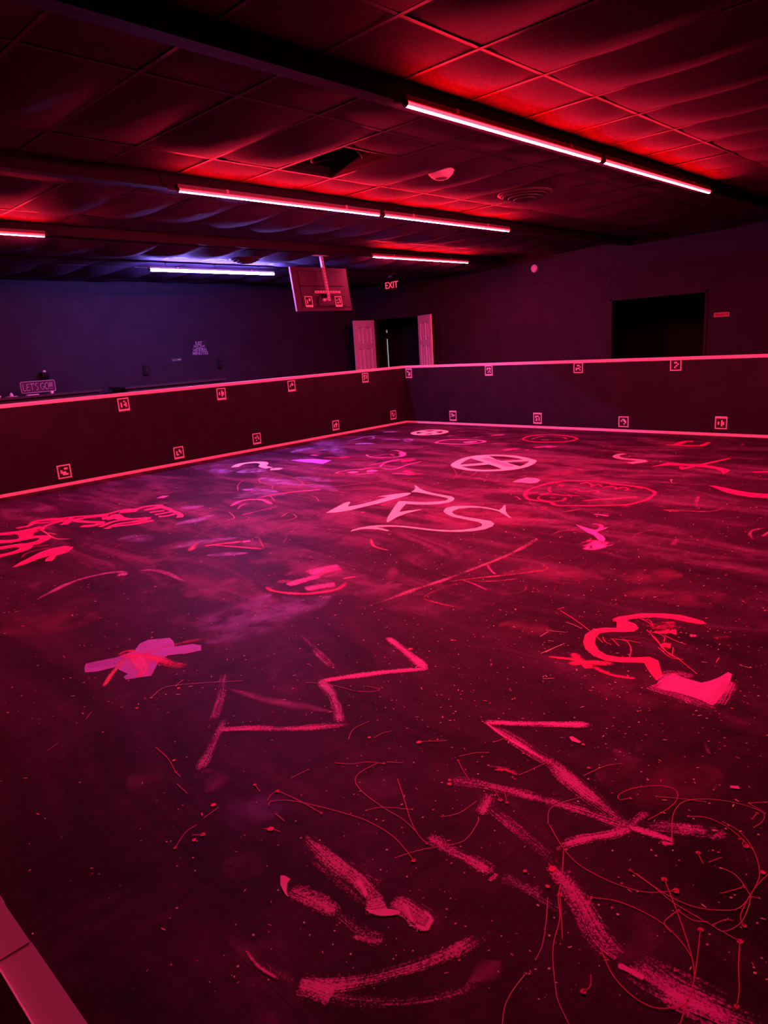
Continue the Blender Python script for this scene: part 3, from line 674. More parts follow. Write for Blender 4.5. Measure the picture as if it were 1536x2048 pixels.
counter(1.6, xa, 'black counter on the left carrying the lettered sign'); counter(xb, at_y(452, 757, YC).x, 'black counter right of the gap, below the stacked lettering')

def on_counter(px, py): q = at_y(px, py, YC+0.18); return q
pA = on_counter(45, 795); pB = on_counter(113, 789)
sg = empty('lettered_sign', ((pA.x+pB.x)/2, YC+0.18, ZK)); tag(sg, 'outlined sign reading LET\'S GO!!! standing on the left counter', 'sign')
ws = pB.x-pA.x; sx0 = pA.x+0.0; zb = ZK+0.035; hgt = 0.165; yq = YC+0.18
MB().box(sx0, sx0+ws, yq+0.004, yq+0.012, zb, zb+hgt).build('back_board', paint('sign_board_purple', (0.06, 0.03, 0.07), 0.3, 0.1, 10, spec=0.5), sg)
fr = MB()
c4 = 0.02
loop = []
for cx_, cz2, a0 in ((sx0+ws-c4, zb+hgt-c4, 0), (sx0+c4, zb+hgt-c4, 90), (sx0+c4, zb+c4, 180), (sx0+ws-c4, zb+c4, 270)):
    for k in range(4): t = math.radians(a0+30*k); loop.append(Vector((cx_+c4*math.cos(t), yq-0.002, cz2+c4*math.sin(t))))
for a, b_ in zip(loop, loop[1:]+loop[:1]): fr.tube(a, b_, 0.0048, n=6, cap=False)
fr.build('outline_tube', M_NEON, sg)
# letters drawn as bent tubes in a unit box (width, height 1)
GL = {'L': (0.55, [[(0.0,1),(0.0,0.2),(0.08,0.03),(0.2,0.0),(0.5,0.04)]]),
      'E': (0.62, [[(0.55,0.95),(0.3,1.0),(0.08,0.85),(0.08,0.62),(0.28,0.52),(0.5,0.52)],[(0.28,0.52),(0.04,0.42),(0.0,0.2),(0.12,0.02),(0.35,0.0),(0.58,0.06)]]),
      'T': (0.62, [[(0.0,0.97),(0.6,1.0)],[(0.32,0.98),(0.32,0.0)]]),
      "'": (0.18, [[(0.06,1.08),(0.02,0.82)]]),
      'S': (0.55, [[(0.5,0.98),(0.2,1.0),(0.03,0.85),(0.1,0.68),(0.35,0.5),(0.5,0.32),(0.45,0.1),(0.25,0.0),(0.05,0.03)]]),
      ' ': (0.28, []),
      'G': (0.72, [[(0.6,0.88),(0.4,1.0),(0.15,0.92),(0.0,0.6),(0.05,0.25),(0.25,0.02),(0.5,0.05),(0.64,0.3),(0.64,0.45),(0.42,0.45)]]),
      'O': (0.80, [[(0.38+0.36*math.cos(t),0.5+0.5*math.sin(t)) for t in [2*math.pi*k/14 for k in range(15)]]]),
      '!': (0.16, [[(0.06,1.05),(0.05,0.32)],[(0.05,0.12),(0.05,0.03)]])}
xcur = 0; strokes = []
for ch in "LET'S GO!!!":
    wd, ls = GL[ch]
    for l in ls: strokes.append([(xcur+px_, pz_) for px_, pz_ in l])
    xcur += wd + 0.06
lt = MB(); sc_ = (ws*0.88)/xcur
for l in strokes:
    pts = [Vector((sx0+ws*0.06+px_*sc_, yq-0.002, zb+hgt*0.2+pz_*hgt*0.6)) for px_, pz_ in l]
    for a, b_ in zip(pts[:-1], pts[1:]): lt.tube(a, b_, 0.0044, n=6)
lt.build('letter_tubes', M_NEON, sg)
for f in (0.12, 0.86): MB().box(sx0+ws*f-0.02, sx0+ws*f+0.02, yq-0.04, yq+0.05, ZK, ZK+0.035).build('stand_foot', M_WHITEP if f > .5 else M_BLACKP, sg)
pq = MB(); pq.box(sx0+ws*0.06, sx0+ws*0.40, yq-0.13, yq-0.05, ZK, ZK+0.012); pq = pq.build('paper_stack', paint('paper_lilac', (0.75, 0.66, 0.80), 0.6, 0.08, 20)); tag(pq, 'low pile of pale papers in front of the lettered sign', 'papers')
q = on_counter(23, 792); bl = empty('desk_bell', (q.x, yq, ZK)); tag(bl, 'small pale dome on a flat tray left of the lettered sign', 'bell')
MB().lathe((q.x, yq, ZK), [(0.0, 0.0), (0.085, 0.0), (0.088, 0.006), (0.02, 0.009), (0.0, 0.009)], 24).build('tray', M_WHITEP, bl)
bd_ = MB(); bd_.smooth = True; bd_.lathe((q.x, yq, ZK+0.009), [(0.027, 0.0), (0.027, 0.010), (0.024, 0.03), (0.014, 0.042), (0.005, 0.052), (0.0, 0.056)], 20); bd_.build('dome', M_WHITEP, bl)
q = on_counter(1, 797); wcup = MB(); wcup.smooth = True; wcup.lathe((q.x-0.015, yq, ZK), [(0.0, 0.0), (0.022, 0.0), (0.027, 0.03), (0.024, 0.03), (0.02, 0.004), (0.0, 0.004)], 18); wcup = wcup.build('small_cup', M_WHITEP); tag(wcup, 'tiny pale cup at the left edge of the counter', 'cup')

# ------------------------------------------------------------------ ceiling fittings
def diffuser(px, py, R, drop, label, ZC=ZC):
    ZC = ZC - 0.075; q = at_z(px, py, ZC-drop); d = empty('air_diffuser', (q.x, q.y, ZC)); tag(d, label, 'air diffuser', 'round ceiling diffusers')
    m_ = paint('black_diffuser_metal', (0.055, 0.05, 0.055), 0.45, 0.1, 10)
    b = MB(); b.smooth = True; b.lathe((q.x, q.y, ZC), [(R*0.8, -0.003), (R, -0.003), (R*1.0, -0.010), (R*0.86, -0.022), (R*0.80, -0.006)], 36); b.build('outer_ring', m_, d)
    for k, (r0, r1) in enumerate(((0.80, 0.62), (0.60, 0.42), (0.40, 0.22))):
        b = MB(); b.smooth = True; b.lathe((q.x, q.y, ZC), [(R*r1, -0.012-0.014*k), (R*r0, -0.034-0.016*k), (R*(r0+0.02), -0.030-0.016*k), (R*(r1+0.02), -0.008-0.014*k)], 36); b.build('cone_ring', m_, d)
    b = MB(); b.smooth = True; b.lathe((q.x, q.y, ZC), [(0, -0.062), (R*0.2, -0.060), (R*0.24, -0.052), (R*0.05, -0.01)], 28); b.build('centre_cone', m_, d)
    return d
diffuser(1050, 390, 0.27, 0.02, 'dark round air diffuser in the ceiling right of the white detector')
bdv = diffuser(492, 521, 0.22, 0.03, 'dark round air diffuser lit by the blue tube', ZC2)
q = at_z(882, 346, ZC-0.03); dt = empty('ceiling_detector', (q.x, q.y, ZC)); tag(dt, 'white bowl-shaped detector on the ceiling between the red tube rows', 'detector')
zd = ZC-0.025
b = MB(); b.smooth = True; b.lathe((q.x+0.03, q.y-0.03, zd), [(0.0, 0.0), (0.075, 0.0), (0.080, 0.008), (0.076, 0.02), (0.0, 0.02)], 28); b.build('mounting_ring', M_WHITEP, dt)
b = MB(); b.smooth = True; b.lathe((q.x, q.y, zd), [(0.0, 0.0), (0.104, 0.0), (0.110, -0.006), (0.106, -0.014), (0.088, -0.034), (0.062, -0.050), (0.056, -0.050)], 36); b.build('bowl', M_WHITEP, dt)
b = MB(); b.smooth = True; b.lathe((q.x, q.y, zd), [(0.056, -0.050), (0.050, -0.054), (0.03, -0.060), (0.0, -0.062)], 32); b.build('lens', M_LENSP, dt)
for t in (2.4, 5.3): MB().lathe((q.x+0.058*math.cos(t), q.y+0.058*math.sin(t), zd-0.053), [(0, -0.005), (0.006, -0.003), (0.007, 0.004)], 10).build('indicator', M_WHITEP, dt)

# ------------------------------------------------------------------ paint on the arena floor
SHEET = dict(r1=(0,950,2.56), r2=(500,950,2.56), r3=(1000,950,2.866), r4=(0,1350,2.56), r5=(500,1350,2.56), r6=(936,1350,2.56), r7=(300,1650,2.56), r8=(936,1650,2.56),
             s1=(640,960,3.84), s2=(0,990,3.84), s3=(800,845,3.84), s4=(1136,860,3.84), s5=(440,860,3.84), s6=(1000,950,4.2667), s7=(1080,1200,3.657), s8=(340,1000,3.84), q6=(0,700,3.0), q7=(512,700,3.0), q8=(1024,700,3.0))
LAY = [0.0003]
def fp(sh, pts):
    x0, y0, k = SHEET[sh]
    return [at_z(x0 + x/k, y0 + y/k, 0.0) for x, y in pts]
def nextz():
    LAY[0] += 0.000006; return LAY[0]
def spline(P, n=6, closed=False):
    out = []; m_ = len(P)
    for i in range(m_ if closed else m_-1):
        p0 = P[(i-1) % m_] if (closed or i > 0) else P[0]; p1 = P[i % m_]; p2 = P[(i+1) % m_]; p3 = P[(i+2) % m_] if (closed or i+2 < m_) else P[-1]
        for k in range(n):
            t = k/n
            out.append(0.5*((2*p1) + (p2-p0)*t + (2*p0-5*p1+4*p2-p3)*t*t + (3*p1-p0-3*p2+p3)*t*t*t))
    if not closed: out.append(P[-1])
    return out
def ribbon(W, w0, w1, taper, closed=False):
    b = MB(); b.uv = []; b.uv2 = []; n = len(W); z = nextz(); acc = random.uniform(0, 50); ph = random.uniform(0, 6)
    for i, p in enumerate(W):
        a = W[i-1] if i > 0 else (W[-2] if closed else W[0]); c = W[i+1] if i < n-1 else (W[1] if closed else W[-1])
        d = (c-a); d.z = 0
        if d.length < 1e-6: d = Vector((1, 0, 0))
        d.normalize(); nn = Vector((-d.y, d.x, 0)); t = i/max(1, n-1)
        ww = (w0 + (w1-w0)*t)/2 * (1 + (0.10*math.sin(ph + 5.3*t) + 0.05*math.sin(2*ph + 17*t) if w0 > 0.015 else 0))
        if taper: 
            if 's' in taper: ww *= min(1, 0.08 + t*4)
            if 'e' in taper: ww *= min(1, 0.08 + (1-t)*4)
            if 'm' in taper: ww *= 0.12 + 0.88*math.sin(math.pi*t)
        if i > 0: acc += (p - W[i-1]).length
        b.v += [tuple(p + nn*ww + Vector((0, 0, z))), tuple(p - nn*ww + Vector((0, 0, z)))]
        b.uv += [(acc, 1.0), (acc, -1.0)]; tt = 0.0 if closed else 2*t-1; b.uv2 += [(tt, 0.0), (tt, 0.0)]
        if i > 0: k = 2*i; b.f.append((k-2, k-1, k+1, k))
    return b
def stroke(sh, pts, col, w_=0.07, dens=0.7, taper='', w1=None, n=6, straight=False, name='paint_stroke'):
    P = fp(sh, pts); W = spline(P, n) if not straight else [P[0].lerp(P[1], k/8) for k in range(9)]
    m_ = flat(col) if dens >= 1.5 else brush(col, dens)
    return ribbon(W, w_, w1 if w1 else w_, taper).build(name, m_, fl)
def smear(sh, pts, col, w_, a, taper='m'):
    return ribbon(spline(fp(sh, pts), 6), w_, w_, taper).build('paint_smear', haze(col, a), fl)
def fill(sh, pts, col, k=1.0, smooth=False, name='paint_shape', label=None):
    P = fp(sh, pts)
    if smooth: P = spline(P, 4, True)
    z = nextz()
    b = MB(); b.v = [(p.x, p.y, z) for p in P]; b.f = [tuple(range(len(P)))]
    m_ = b.mesh(name); bm = bmesh.new(); bm.from_mesh(m_); bmesh.ops.triangulate(bm, faces=bm.faces[:]); bm.normal_update()
    for f_ in bm.faces:
        if f_.normal.z < 0: f_.normal_flip()
    bm.to_mesh(m_); bm.free()
    o_ = link(name, m_, flat(col, k), fl)
    if label: o_['label'] = label
    return o_
def drip(sh, pts, col='coral', w_=0.0045, ends=(0, 0), k=0.55):
    W = spline(fp(sh, pts), 7); b = ribbon(W, w_, w_*0.8, ''); b.uv = None
    z = LAY[0]
    for e, r in zip((W[0], W[-1]), ends):
        if r: 
            r *= 0.62; c = len(b.v); nn_ = 9
            b.v += [(e.x + r*math.cos(2*math.pi*i/nn_)*random.uniform(.8, 1.15), e.y + r*math.sin(2*math.pi*i/nn_)*random.uniform(.8, 1.15), z) for i in range(nn_)]
            b.f.append(tuple(range(c, c+nn_)))
    return b.build('paint_drip', flat(col, k), fl)
def blob(sh, x, y, r, col, k=1.0, asp=1.6):
    c = fp(sh, [(x, y)])[0]; z = nextz(); r *= (0.65 if r < 0.025 else 1.0); b = MB(); n = 11; a0 = random.uniform(0, 3)
    b.v = [(c.x + r*math.cos(a0+2*math.pi*i/n)*random.uniform(.75, 1.2), c.y + r*math.sin(a0+2*math.pi*i/n)*random.uniform(.75, 1.2), z) for i in range(n)]
    b.f = [tuple(range(n))]
    return b.build('paint_spot', flat(col, k), fl)
# --- wiped smears lowest
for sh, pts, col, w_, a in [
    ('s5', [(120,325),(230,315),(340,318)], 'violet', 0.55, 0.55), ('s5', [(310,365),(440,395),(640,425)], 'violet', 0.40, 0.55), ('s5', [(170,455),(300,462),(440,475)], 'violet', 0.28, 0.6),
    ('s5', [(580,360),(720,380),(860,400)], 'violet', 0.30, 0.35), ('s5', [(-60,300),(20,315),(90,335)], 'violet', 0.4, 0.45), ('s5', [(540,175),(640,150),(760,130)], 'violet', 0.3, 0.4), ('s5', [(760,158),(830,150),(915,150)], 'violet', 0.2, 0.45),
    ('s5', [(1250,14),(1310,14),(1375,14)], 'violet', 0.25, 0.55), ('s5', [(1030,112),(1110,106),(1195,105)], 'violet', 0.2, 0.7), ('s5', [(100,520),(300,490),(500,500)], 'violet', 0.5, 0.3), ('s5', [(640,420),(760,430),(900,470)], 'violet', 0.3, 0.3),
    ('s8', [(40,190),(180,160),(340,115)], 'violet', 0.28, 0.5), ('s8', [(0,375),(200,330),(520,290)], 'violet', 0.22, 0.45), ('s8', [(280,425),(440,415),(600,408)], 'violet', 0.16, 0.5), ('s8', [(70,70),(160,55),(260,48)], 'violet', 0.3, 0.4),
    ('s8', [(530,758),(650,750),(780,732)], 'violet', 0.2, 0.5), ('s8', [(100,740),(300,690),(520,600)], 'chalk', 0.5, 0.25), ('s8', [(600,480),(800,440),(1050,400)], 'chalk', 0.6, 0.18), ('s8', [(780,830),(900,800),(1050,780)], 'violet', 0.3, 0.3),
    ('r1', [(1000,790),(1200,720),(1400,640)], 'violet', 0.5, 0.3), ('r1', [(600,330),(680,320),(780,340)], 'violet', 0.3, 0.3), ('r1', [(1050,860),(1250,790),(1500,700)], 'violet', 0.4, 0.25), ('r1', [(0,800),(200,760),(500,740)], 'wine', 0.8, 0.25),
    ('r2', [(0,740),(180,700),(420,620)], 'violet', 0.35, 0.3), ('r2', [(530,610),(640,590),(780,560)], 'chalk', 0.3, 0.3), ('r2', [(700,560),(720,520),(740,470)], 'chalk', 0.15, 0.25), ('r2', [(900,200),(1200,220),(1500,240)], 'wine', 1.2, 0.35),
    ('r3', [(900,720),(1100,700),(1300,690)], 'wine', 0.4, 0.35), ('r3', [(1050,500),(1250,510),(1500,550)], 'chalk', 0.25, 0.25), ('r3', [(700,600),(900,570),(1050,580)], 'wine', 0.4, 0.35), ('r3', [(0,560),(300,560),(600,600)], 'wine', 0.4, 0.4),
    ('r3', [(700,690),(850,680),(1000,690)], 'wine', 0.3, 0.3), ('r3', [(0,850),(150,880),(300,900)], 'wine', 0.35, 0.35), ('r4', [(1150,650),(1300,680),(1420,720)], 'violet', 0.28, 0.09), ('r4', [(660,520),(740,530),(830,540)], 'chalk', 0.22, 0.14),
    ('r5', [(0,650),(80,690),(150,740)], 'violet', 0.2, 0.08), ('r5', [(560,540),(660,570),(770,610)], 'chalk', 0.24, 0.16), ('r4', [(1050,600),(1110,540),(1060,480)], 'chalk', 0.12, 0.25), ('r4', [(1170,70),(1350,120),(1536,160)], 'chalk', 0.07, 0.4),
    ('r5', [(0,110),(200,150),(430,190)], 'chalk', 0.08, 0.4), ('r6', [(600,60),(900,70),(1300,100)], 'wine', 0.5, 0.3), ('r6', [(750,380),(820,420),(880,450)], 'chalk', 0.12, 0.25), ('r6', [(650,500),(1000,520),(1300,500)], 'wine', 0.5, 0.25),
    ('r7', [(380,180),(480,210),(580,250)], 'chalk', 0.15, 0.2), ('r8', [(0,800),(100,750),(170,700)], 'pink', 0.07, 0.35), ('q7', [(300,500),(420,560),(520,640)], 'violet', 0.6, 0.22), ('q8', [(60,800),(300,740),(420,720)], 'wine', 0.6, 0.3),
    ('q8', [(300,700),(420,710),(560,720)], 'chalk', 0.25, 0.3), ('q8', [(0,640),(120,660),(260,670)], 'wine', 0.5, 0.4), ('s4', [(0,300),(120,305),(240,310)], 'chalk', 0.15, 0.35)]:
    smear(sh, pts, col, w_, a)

# --- two big brushed letters in the middle
fill('s1', [(45,253),(120,212),(190,175),(225,167),(233,172),(213,205),(300,190),(420,160),(520,130),(490,128),(440,128),(540,113),(640,100),(690,99),(698,105),(670,118),(560,150),(440,182),(330,208),(230,233),(120,250)], 'white', label='pale brushed letter stroke')
fill('s1', [(725,42),(740,45),(770,68),(810,85),(880,103),(960,118),(1010,126),(1033,140),(1025,158),(990,172),(920,184),(840,189),(740,188),(660,184),(630,215),(608,246),(680,235),(760,228),(785,228),(740,237),(660,258),(590,285),(540,315),(520,326),(510,318),(520,285),(555,230),(590,180),(605,162),(650,163),(720,168),(820,170),(900,166),(960,160),(985,148),(975,138),(900,122),(800,103),(740,93),(700,93),(725,75),(733,60)], 'white', label='pale brushed letter R')
fill('s1', [(1415,192),(1425,195),(1427,240),(1440,265),(1470,290),(1455,290),(1415,265),(1370,240),(1310,225),(1230,213),(1150,212),(1070,220),(1025,235),(1012,250),(1040,268),(1120,285),(1220,300),(1310,315),(1338,335),(1325,355),(1270,378),(1180,392),(1060,399),(940,396),(820,385),(700,370),(600,360),(520,358),(430,364),(480,372),(530,388),(520,393),(450,380),(370,375),(310,378),(260,390),(235,398),(245,385),(300,368),(370,355),(450,347),(540,347),(640,352),(760,366),(880,380),(1000,386),(1100,382),(1190,370),(1240,355),(1245,338),(1215,322),(1120,303),(1030,285),(970,262),(948,240),(965,215),(1020,202),(1100,198),(1190,200),(1280,210),(1350,225),(1375,230),(1398,215)], 'white', label='pale brushed letter S')
stroke('s1', [(470,195),(540,170),(610,152)], 'red', 0.03, 0.8); stroke('s1', [(310,250),(345,248)], 'red', 0.06, 0.8)

# --- ring with a cross
def ring(sh, pts, col, w_, dens=2.0, n=4):
    W = spline(fp(sh, pts), n, True); W.append(W[0].copy())
    return ribbon(W, w_, w_, '', True).build('paint_ring', flat(col) if dens >= 1.5 else brush(col, dens), fl)
ring('s3', [(425,325),(500,280),(600,258),(740,252),(880,262),(990,285),(1020,300),(960,335),(860,357),(740,367),(600,368),(480,352)], 'white', 0.105)
stroke('s3', [(450,332),(640,318),(820,300),(1000,290)], 'white', 0.13, 2.0); stroke('s3', [(600,262),(700,298),(880,355)], 'white', 0.24, 2.0)
stroke('s3', [(640,272),(740,302),(860,340)], 'rose', 0.13, 0.9); stroke('s3', [(700,312),(840,300),(960,292)], 'rose', 0.05, 0.8)
ring('s3', [(103,80),(150,66),(228,58),(310,60),(352,70),(310,86),(228,93),(140,93)], 'white', 0.10)
stroke('s3', [(150,68),(228,76),(300,88)], 'white', 0.13, 2.0); stroke('s3', [(310,62),(228,76),(150,90)], 'white', 0.16, 2.0)
ring('s3', [(275,155),(350,133),(480,131),(590,135),(652,146),(590,160),(480,167),(370,163)], 'pink', 0.075, 0.85)
for p_ in [((345,106),(430,98),(520,96)), ((680,102),(750,95),(812,90)), ((400,150),(450,142),(520,140)), ((560,118),(600,112),(650,110)), ((690,170),(760,160),(850,166)), ((420,65),(520,68),(640,62))]:
    stroke('s3', list(p_), 'pink', 0.12, 0.5)
blob('s3', 540, 150, 0.10, 'pink'); stroke('s3', [(775,215),(850,205),(930,200)], 'hot', 0.26, 0.62); stroke('s3', [(690,102),(800,92)], 'pink', 0.16, 0.7)
stroke('s3', [(1035,195),(1100,186),(1180,190)], 'hot', 0.2, 0.65); stroke('s3', [(1110,180),(1225,186)], 'hot', 0.06, 0.7); stroke('s3', [(965,212),(990,210)], 'hot', 0.06, 0.7)
ring('s3', [(945,127),(985,108),(1060,97),(1148,93),(1240,98),(1320,110),(1358,126),(1310,142),(1200,150),(1080,150),(990,143)], 'red', 0.06, 0.8)
stroke('s3', [(1010,130),(1060,112),(1120,104)], 'coral', 0.06, 0.7); stroke('s3', [(1085,132),(1150,135)], 'coral', 0.08, 0.7); stroke('s3', [(1180,112),(1260,116),(1280,130)], 'coral', 0.06, 0.6); stroke('s3', [(1320,140),(1360,127),(1420,120)], 'red', 0.09, 0.5)
drip('s3', [(390,330),(420,370),(435,400),(412,430)], k=.5); drip('s3', [(500,375),(470,395),(445,415)], k=.5); drip('s3', [(595,375),(560,405),(500,418)], k=.5)

# --- right far marks
stroke('s4', [(435,183),(388,190),(370,205),(420,220),(520,229),(592,236)], 'rose', 0.085, 2.0); stroke('s4', [(600,238),(540,246),(472,256)], 'rose', 0.10, 2.0)
fill('s4', [(640,283),(700,268),(770,250),(860,258),(920,262),(1000,266),(1100,276),(1180,290),(1245,308),(1230,322),(1190,340),(1180,318),(1130,298),(1040,285),(940,276),(860,272),(780,270),(700,276)], 'red')
stroke('s4', [(865,302),(940,285),(1060,258),(1250,216)], 'red', 0.055, 0.95); fill('s4', [(855,280),(890,285),(885,302),(862,304)], 'red')
for a in (((745,113),(880,118),(1025,122)), ((825,115),(890,87)), ((1025,122),(1060,105),(1090,94)), ((890,87),(965,88))):
    stroke('s4', list(a), 'red', 0.10 if a[0][0] > 780 and a[-1][0] < 1000 else 0.075, 0.9)
stroke('s4', [(240,125),(260,105),(350,112)], 'coral', 0.07, 0.5); stroke('s4', [(250,118),(300,130),(345,118)], 'coral', 0.05, 0.45); stroke('s4', [(655,100),(740,95),(800,88)], 'coral', 0.08, 0.5); stroke('s4', [(560,85),(650,82)], 'coral', 0.05, 0.5)
stroke('s4', [(1330,130),(1345,105),(1375,102)], 'red', 0.09, 0.5); stroke('s4', [(1420,324),(1480,322),(1560,321)], 'red', 0.06, 0.9); stroke('s4', [(1400,200),(1450,215),(1536,205)], 'coral', 0.12, 0.35); stroke('s4', [(350,162),(400,165)], 'pink', 0.08, 0.5)
fill('s4', [(1085,428),(1130,430),(1200,443),(1300,465),(1400,482),(1536,492),(1700,488),(1700,516),(1536,522),(1420,518),(1300,500),(1200,475),(1130,445)], 'red')
drip('s4', [(785,385),(800,380),(790,392),(800,402)], 'white', .012, k=.5)

# --- doodle in an oval
ring('s6', [(215,170),(240,130),(330,95),(440,65),(560,50),(700,48),(860,55),(980,78),(1100,92),(1215,105),(1300,135),(1320,160),(1260,205),(1170,235),(1060,255),(900,260),(700,262),(480,258),(440,235),(330,220),(240,205)], 'red', 0.05, 0.78)
for pts in ([(675,78),(740,66),(785,85),(775,105)], [(785,95),(840,82),(870,100)], [(870,112),(930,98),(985,105),(990,125)], [(990,122),(1050,105),(1095,120),(1060,138)], [(560,135),(650,120),(690,140),(820,135),(830,150),(790,160)],
            [(330,172),(430,160),(560,175),(710,178)], [(340,180),(330,205),(440,225),(540,215),(560,190)], [(490,95),(535,85),(520,100)], [(240,160),(300,150),(330,145)], [(360,90),(420,75),(540,55)], [(930,85),(1050,85),(1225,118)], [(430,100),(420,130),(435,150)]):
    stroke('s6', pts, 'red', 0.034, 0.75)
stroke('s6', [(700,222),(860,208),(1000,200),(1180,182)], 'red', 0.05, 0.8); stroke('s6', [(880,212),(960,206),(1180,186)], 'coral', 0.03, 0.8); stroke('s6', [(420,190),(480,196)], 'red', 0.06, 0.6)
fill('s6', [(105,60),(150,40),(230,22),(310,28),(345,42),(320,65),(260,72),(190,65)], 'rose')
fill('s6', [(645,422),(700,438),(760,458),(810,470),(860,460),(920,445),(905,458),(860,475),(825,485),(850,505),(885,525),(900,550),(880,570),(840,555),(800,515),(745,490),(690,455)], 'hot')
stroke('s6', [(770,415),(850,425),(868,448),(830,470)], 'hot', 0.05, 0.7); stroke('s6', [(715,620),(790,600),(860,580),(900,560)], 'hot', 0.26, 0.62); stroke('s6', [(730,615),(800,622),(880,590)], 'hot', 0.12, 0.9)
stroke('s6', [(800,335),(860,340),(925,350)], 'hot', 0.06, 0.8); stroke('s6', [(870,325),(940,335)], 'hot', 0.04, 0.6)
for pts, d in (([(490,325),(580,310),(720,285)], .5), ([(1150,560),(1145,520),(1200,490),(1320,465),(1400,462)], .4), ([(1150,560),(1200,600),(1300,628),(1450,625)], .35), ([(440,515),(520,480),(690,465)], .4), ([(440,515),(560,525),(720,540)], .35), ([(1370,295),(1450,305),(1560,318)], .5), ([(330,300),(400,280),(330,275)], .5), ([(1260,275),(1330,262),(1430,280)], .4)):
    stroke('s6', pts, 'coral', 0.05, d)
stroke('s6', [(1480,605),(1490,570),(1525,535)], 'hot', 0.07, 0.55); stroke('s6', [(120,182),(150,190),(175,212)], 'hot', 0.03, 0.7); stroke('s6', [(1050,245),(1080,275)], 'red', 0.1, 0.45)
stroke('s6', [(235,225),(280,270),(330,325),(375,365)], 'white', 0.02, 0.35)
stroke('r3', [(1135,200),(1130,150),(1140,120)], 'pink', 0.07, 0.5); stroke('r3', [(1160,150),(1180,125),(1210,115)], 'pink', 0.04, 0.4); stroke('r3', [(920,198),(1060,205),(1200,210),(1310,185)], 'coral', 0.05, 0.5)
stroke('r3', [(1465,375),(1435,350),(1440,320),(1520,302)], 'pink', 0.05, 0.5); stroke('r3', [(1505,355),(1530,335),(1560,325)], 'pink', 0.05, 0.6)

# --- graffiti by the left barrier
for pts, w_, d in (([(-60,305),(60,296),(180,280),(325,246)], 0.11, 2), ([(-60,356),(60,357),(150,345),(200,322),(190,300),(150,290)], 0.10, 2), ([(-60,368),(80,358),(180,340),(260,324),(335,322),(350,334),(300,358),(190,382),(60,396),(-60,418)], 0.085, 2),
                   ([(-60,480),(60,455),(150,430),(200,405),(180,388),(100,392),(0,410)], 0.10, 2), ([(170,410),(230,385),(300,358)], 0.15, .8), ([(190,318),(215,295),(280,270)], 0.14, .8), ([(150,440),(220,405),(390,385)], 0.06, .6)):
    stroke('s2', pts, 'red', w_, d)
fill('s2', [(95,557),(150,520),(230,480),(300,445),(380,415),(450,400),(500,392),(540,397),(530,415),(490,435),(420,455),(300,490),(200,530),(130,550)], 'red')
stroke('s2', [(538,400),(500,438),(420,462),(390,485),(374,508)], 'red', 0.055, 2); stroke('s2', [(165,490),(190,455),(270,428),(420,398)], 'red', 0.03, .6)
stroke('s2', [(125,255),(220,238),(270,205),(340,190),(450,182),(560,170),(700,160),(830,145),(920,122),(1010,112),(1060,105),(1110,92),(1200,80),(1232,85),(1180,100),(1110,115)], 'red', 0.055, 2)
stroke('s2', [(230,225),(300,200),(400,188),(520,185)], 'red', 0.14, .75); stroke('s2', [(930,125),(1000,120),(1060,116)], 'red', 0.17, 2); stroke('s2', [(270,218),(360,212),(470,198)], 'red', 0.04, 2)
stroke('s2', [(490,228),(515,210),(535,190)], 'red', 0.08, 2); stroke('s2', [(440,205),(520,190),(560,175)], 'red', 0.05, 2)
stroke('s2', [(320,275),(340,245),(420,215),(560,188),(700,170),(830,160)], 'red', 0.05, .9); stroke('s2', [(320,272),(360,295),(395,322),(450,338),(545,338)], 'coral', 0.025, .8); stroke('s2', [(370,290),(430,302)], 'coral', 0.02, .8)
stroke('s2', [(830,158),(700,170),(605,185),(590,198),(650,206),(775,212),(720,234),(625,240)], 'red', 0.07, 2)
stroke('s2', [(785,182),(840,175),(885,180)], 'red', 0.13, 2); stroke('s2', [(850,160),(895,157),(920,178),(985,187)], 'red', 0.08, 2)
for pts in ([(770,245),(870,205),(990,188),(1155,175)], [(815,260),(900,225),(1010,208),(1155,178)], [(880,240),(1050,222),(1175,195)], [(1150,135),(1200,128),(1262,120)], [(1190,152),(1250,142),(1312,130)], [(1220,168),(1290,160),(1342,145)], [(1110,115),(1180,108),(1240,95)]):
    stroke('s2', pts, 'red', 0.055, 2)
stroke('s2', [(1225,85),(1285,105),(1330,125),(1370,142),(1387,160),(1374,174)], 'red', 0.055, 2); stroke('s2', [(1010,212),(1080,205),(1130,190)], 'red', 0.08, .8); stroke('s2', [(1225,16),(1278,15)], 'hot', 0.12, 2)

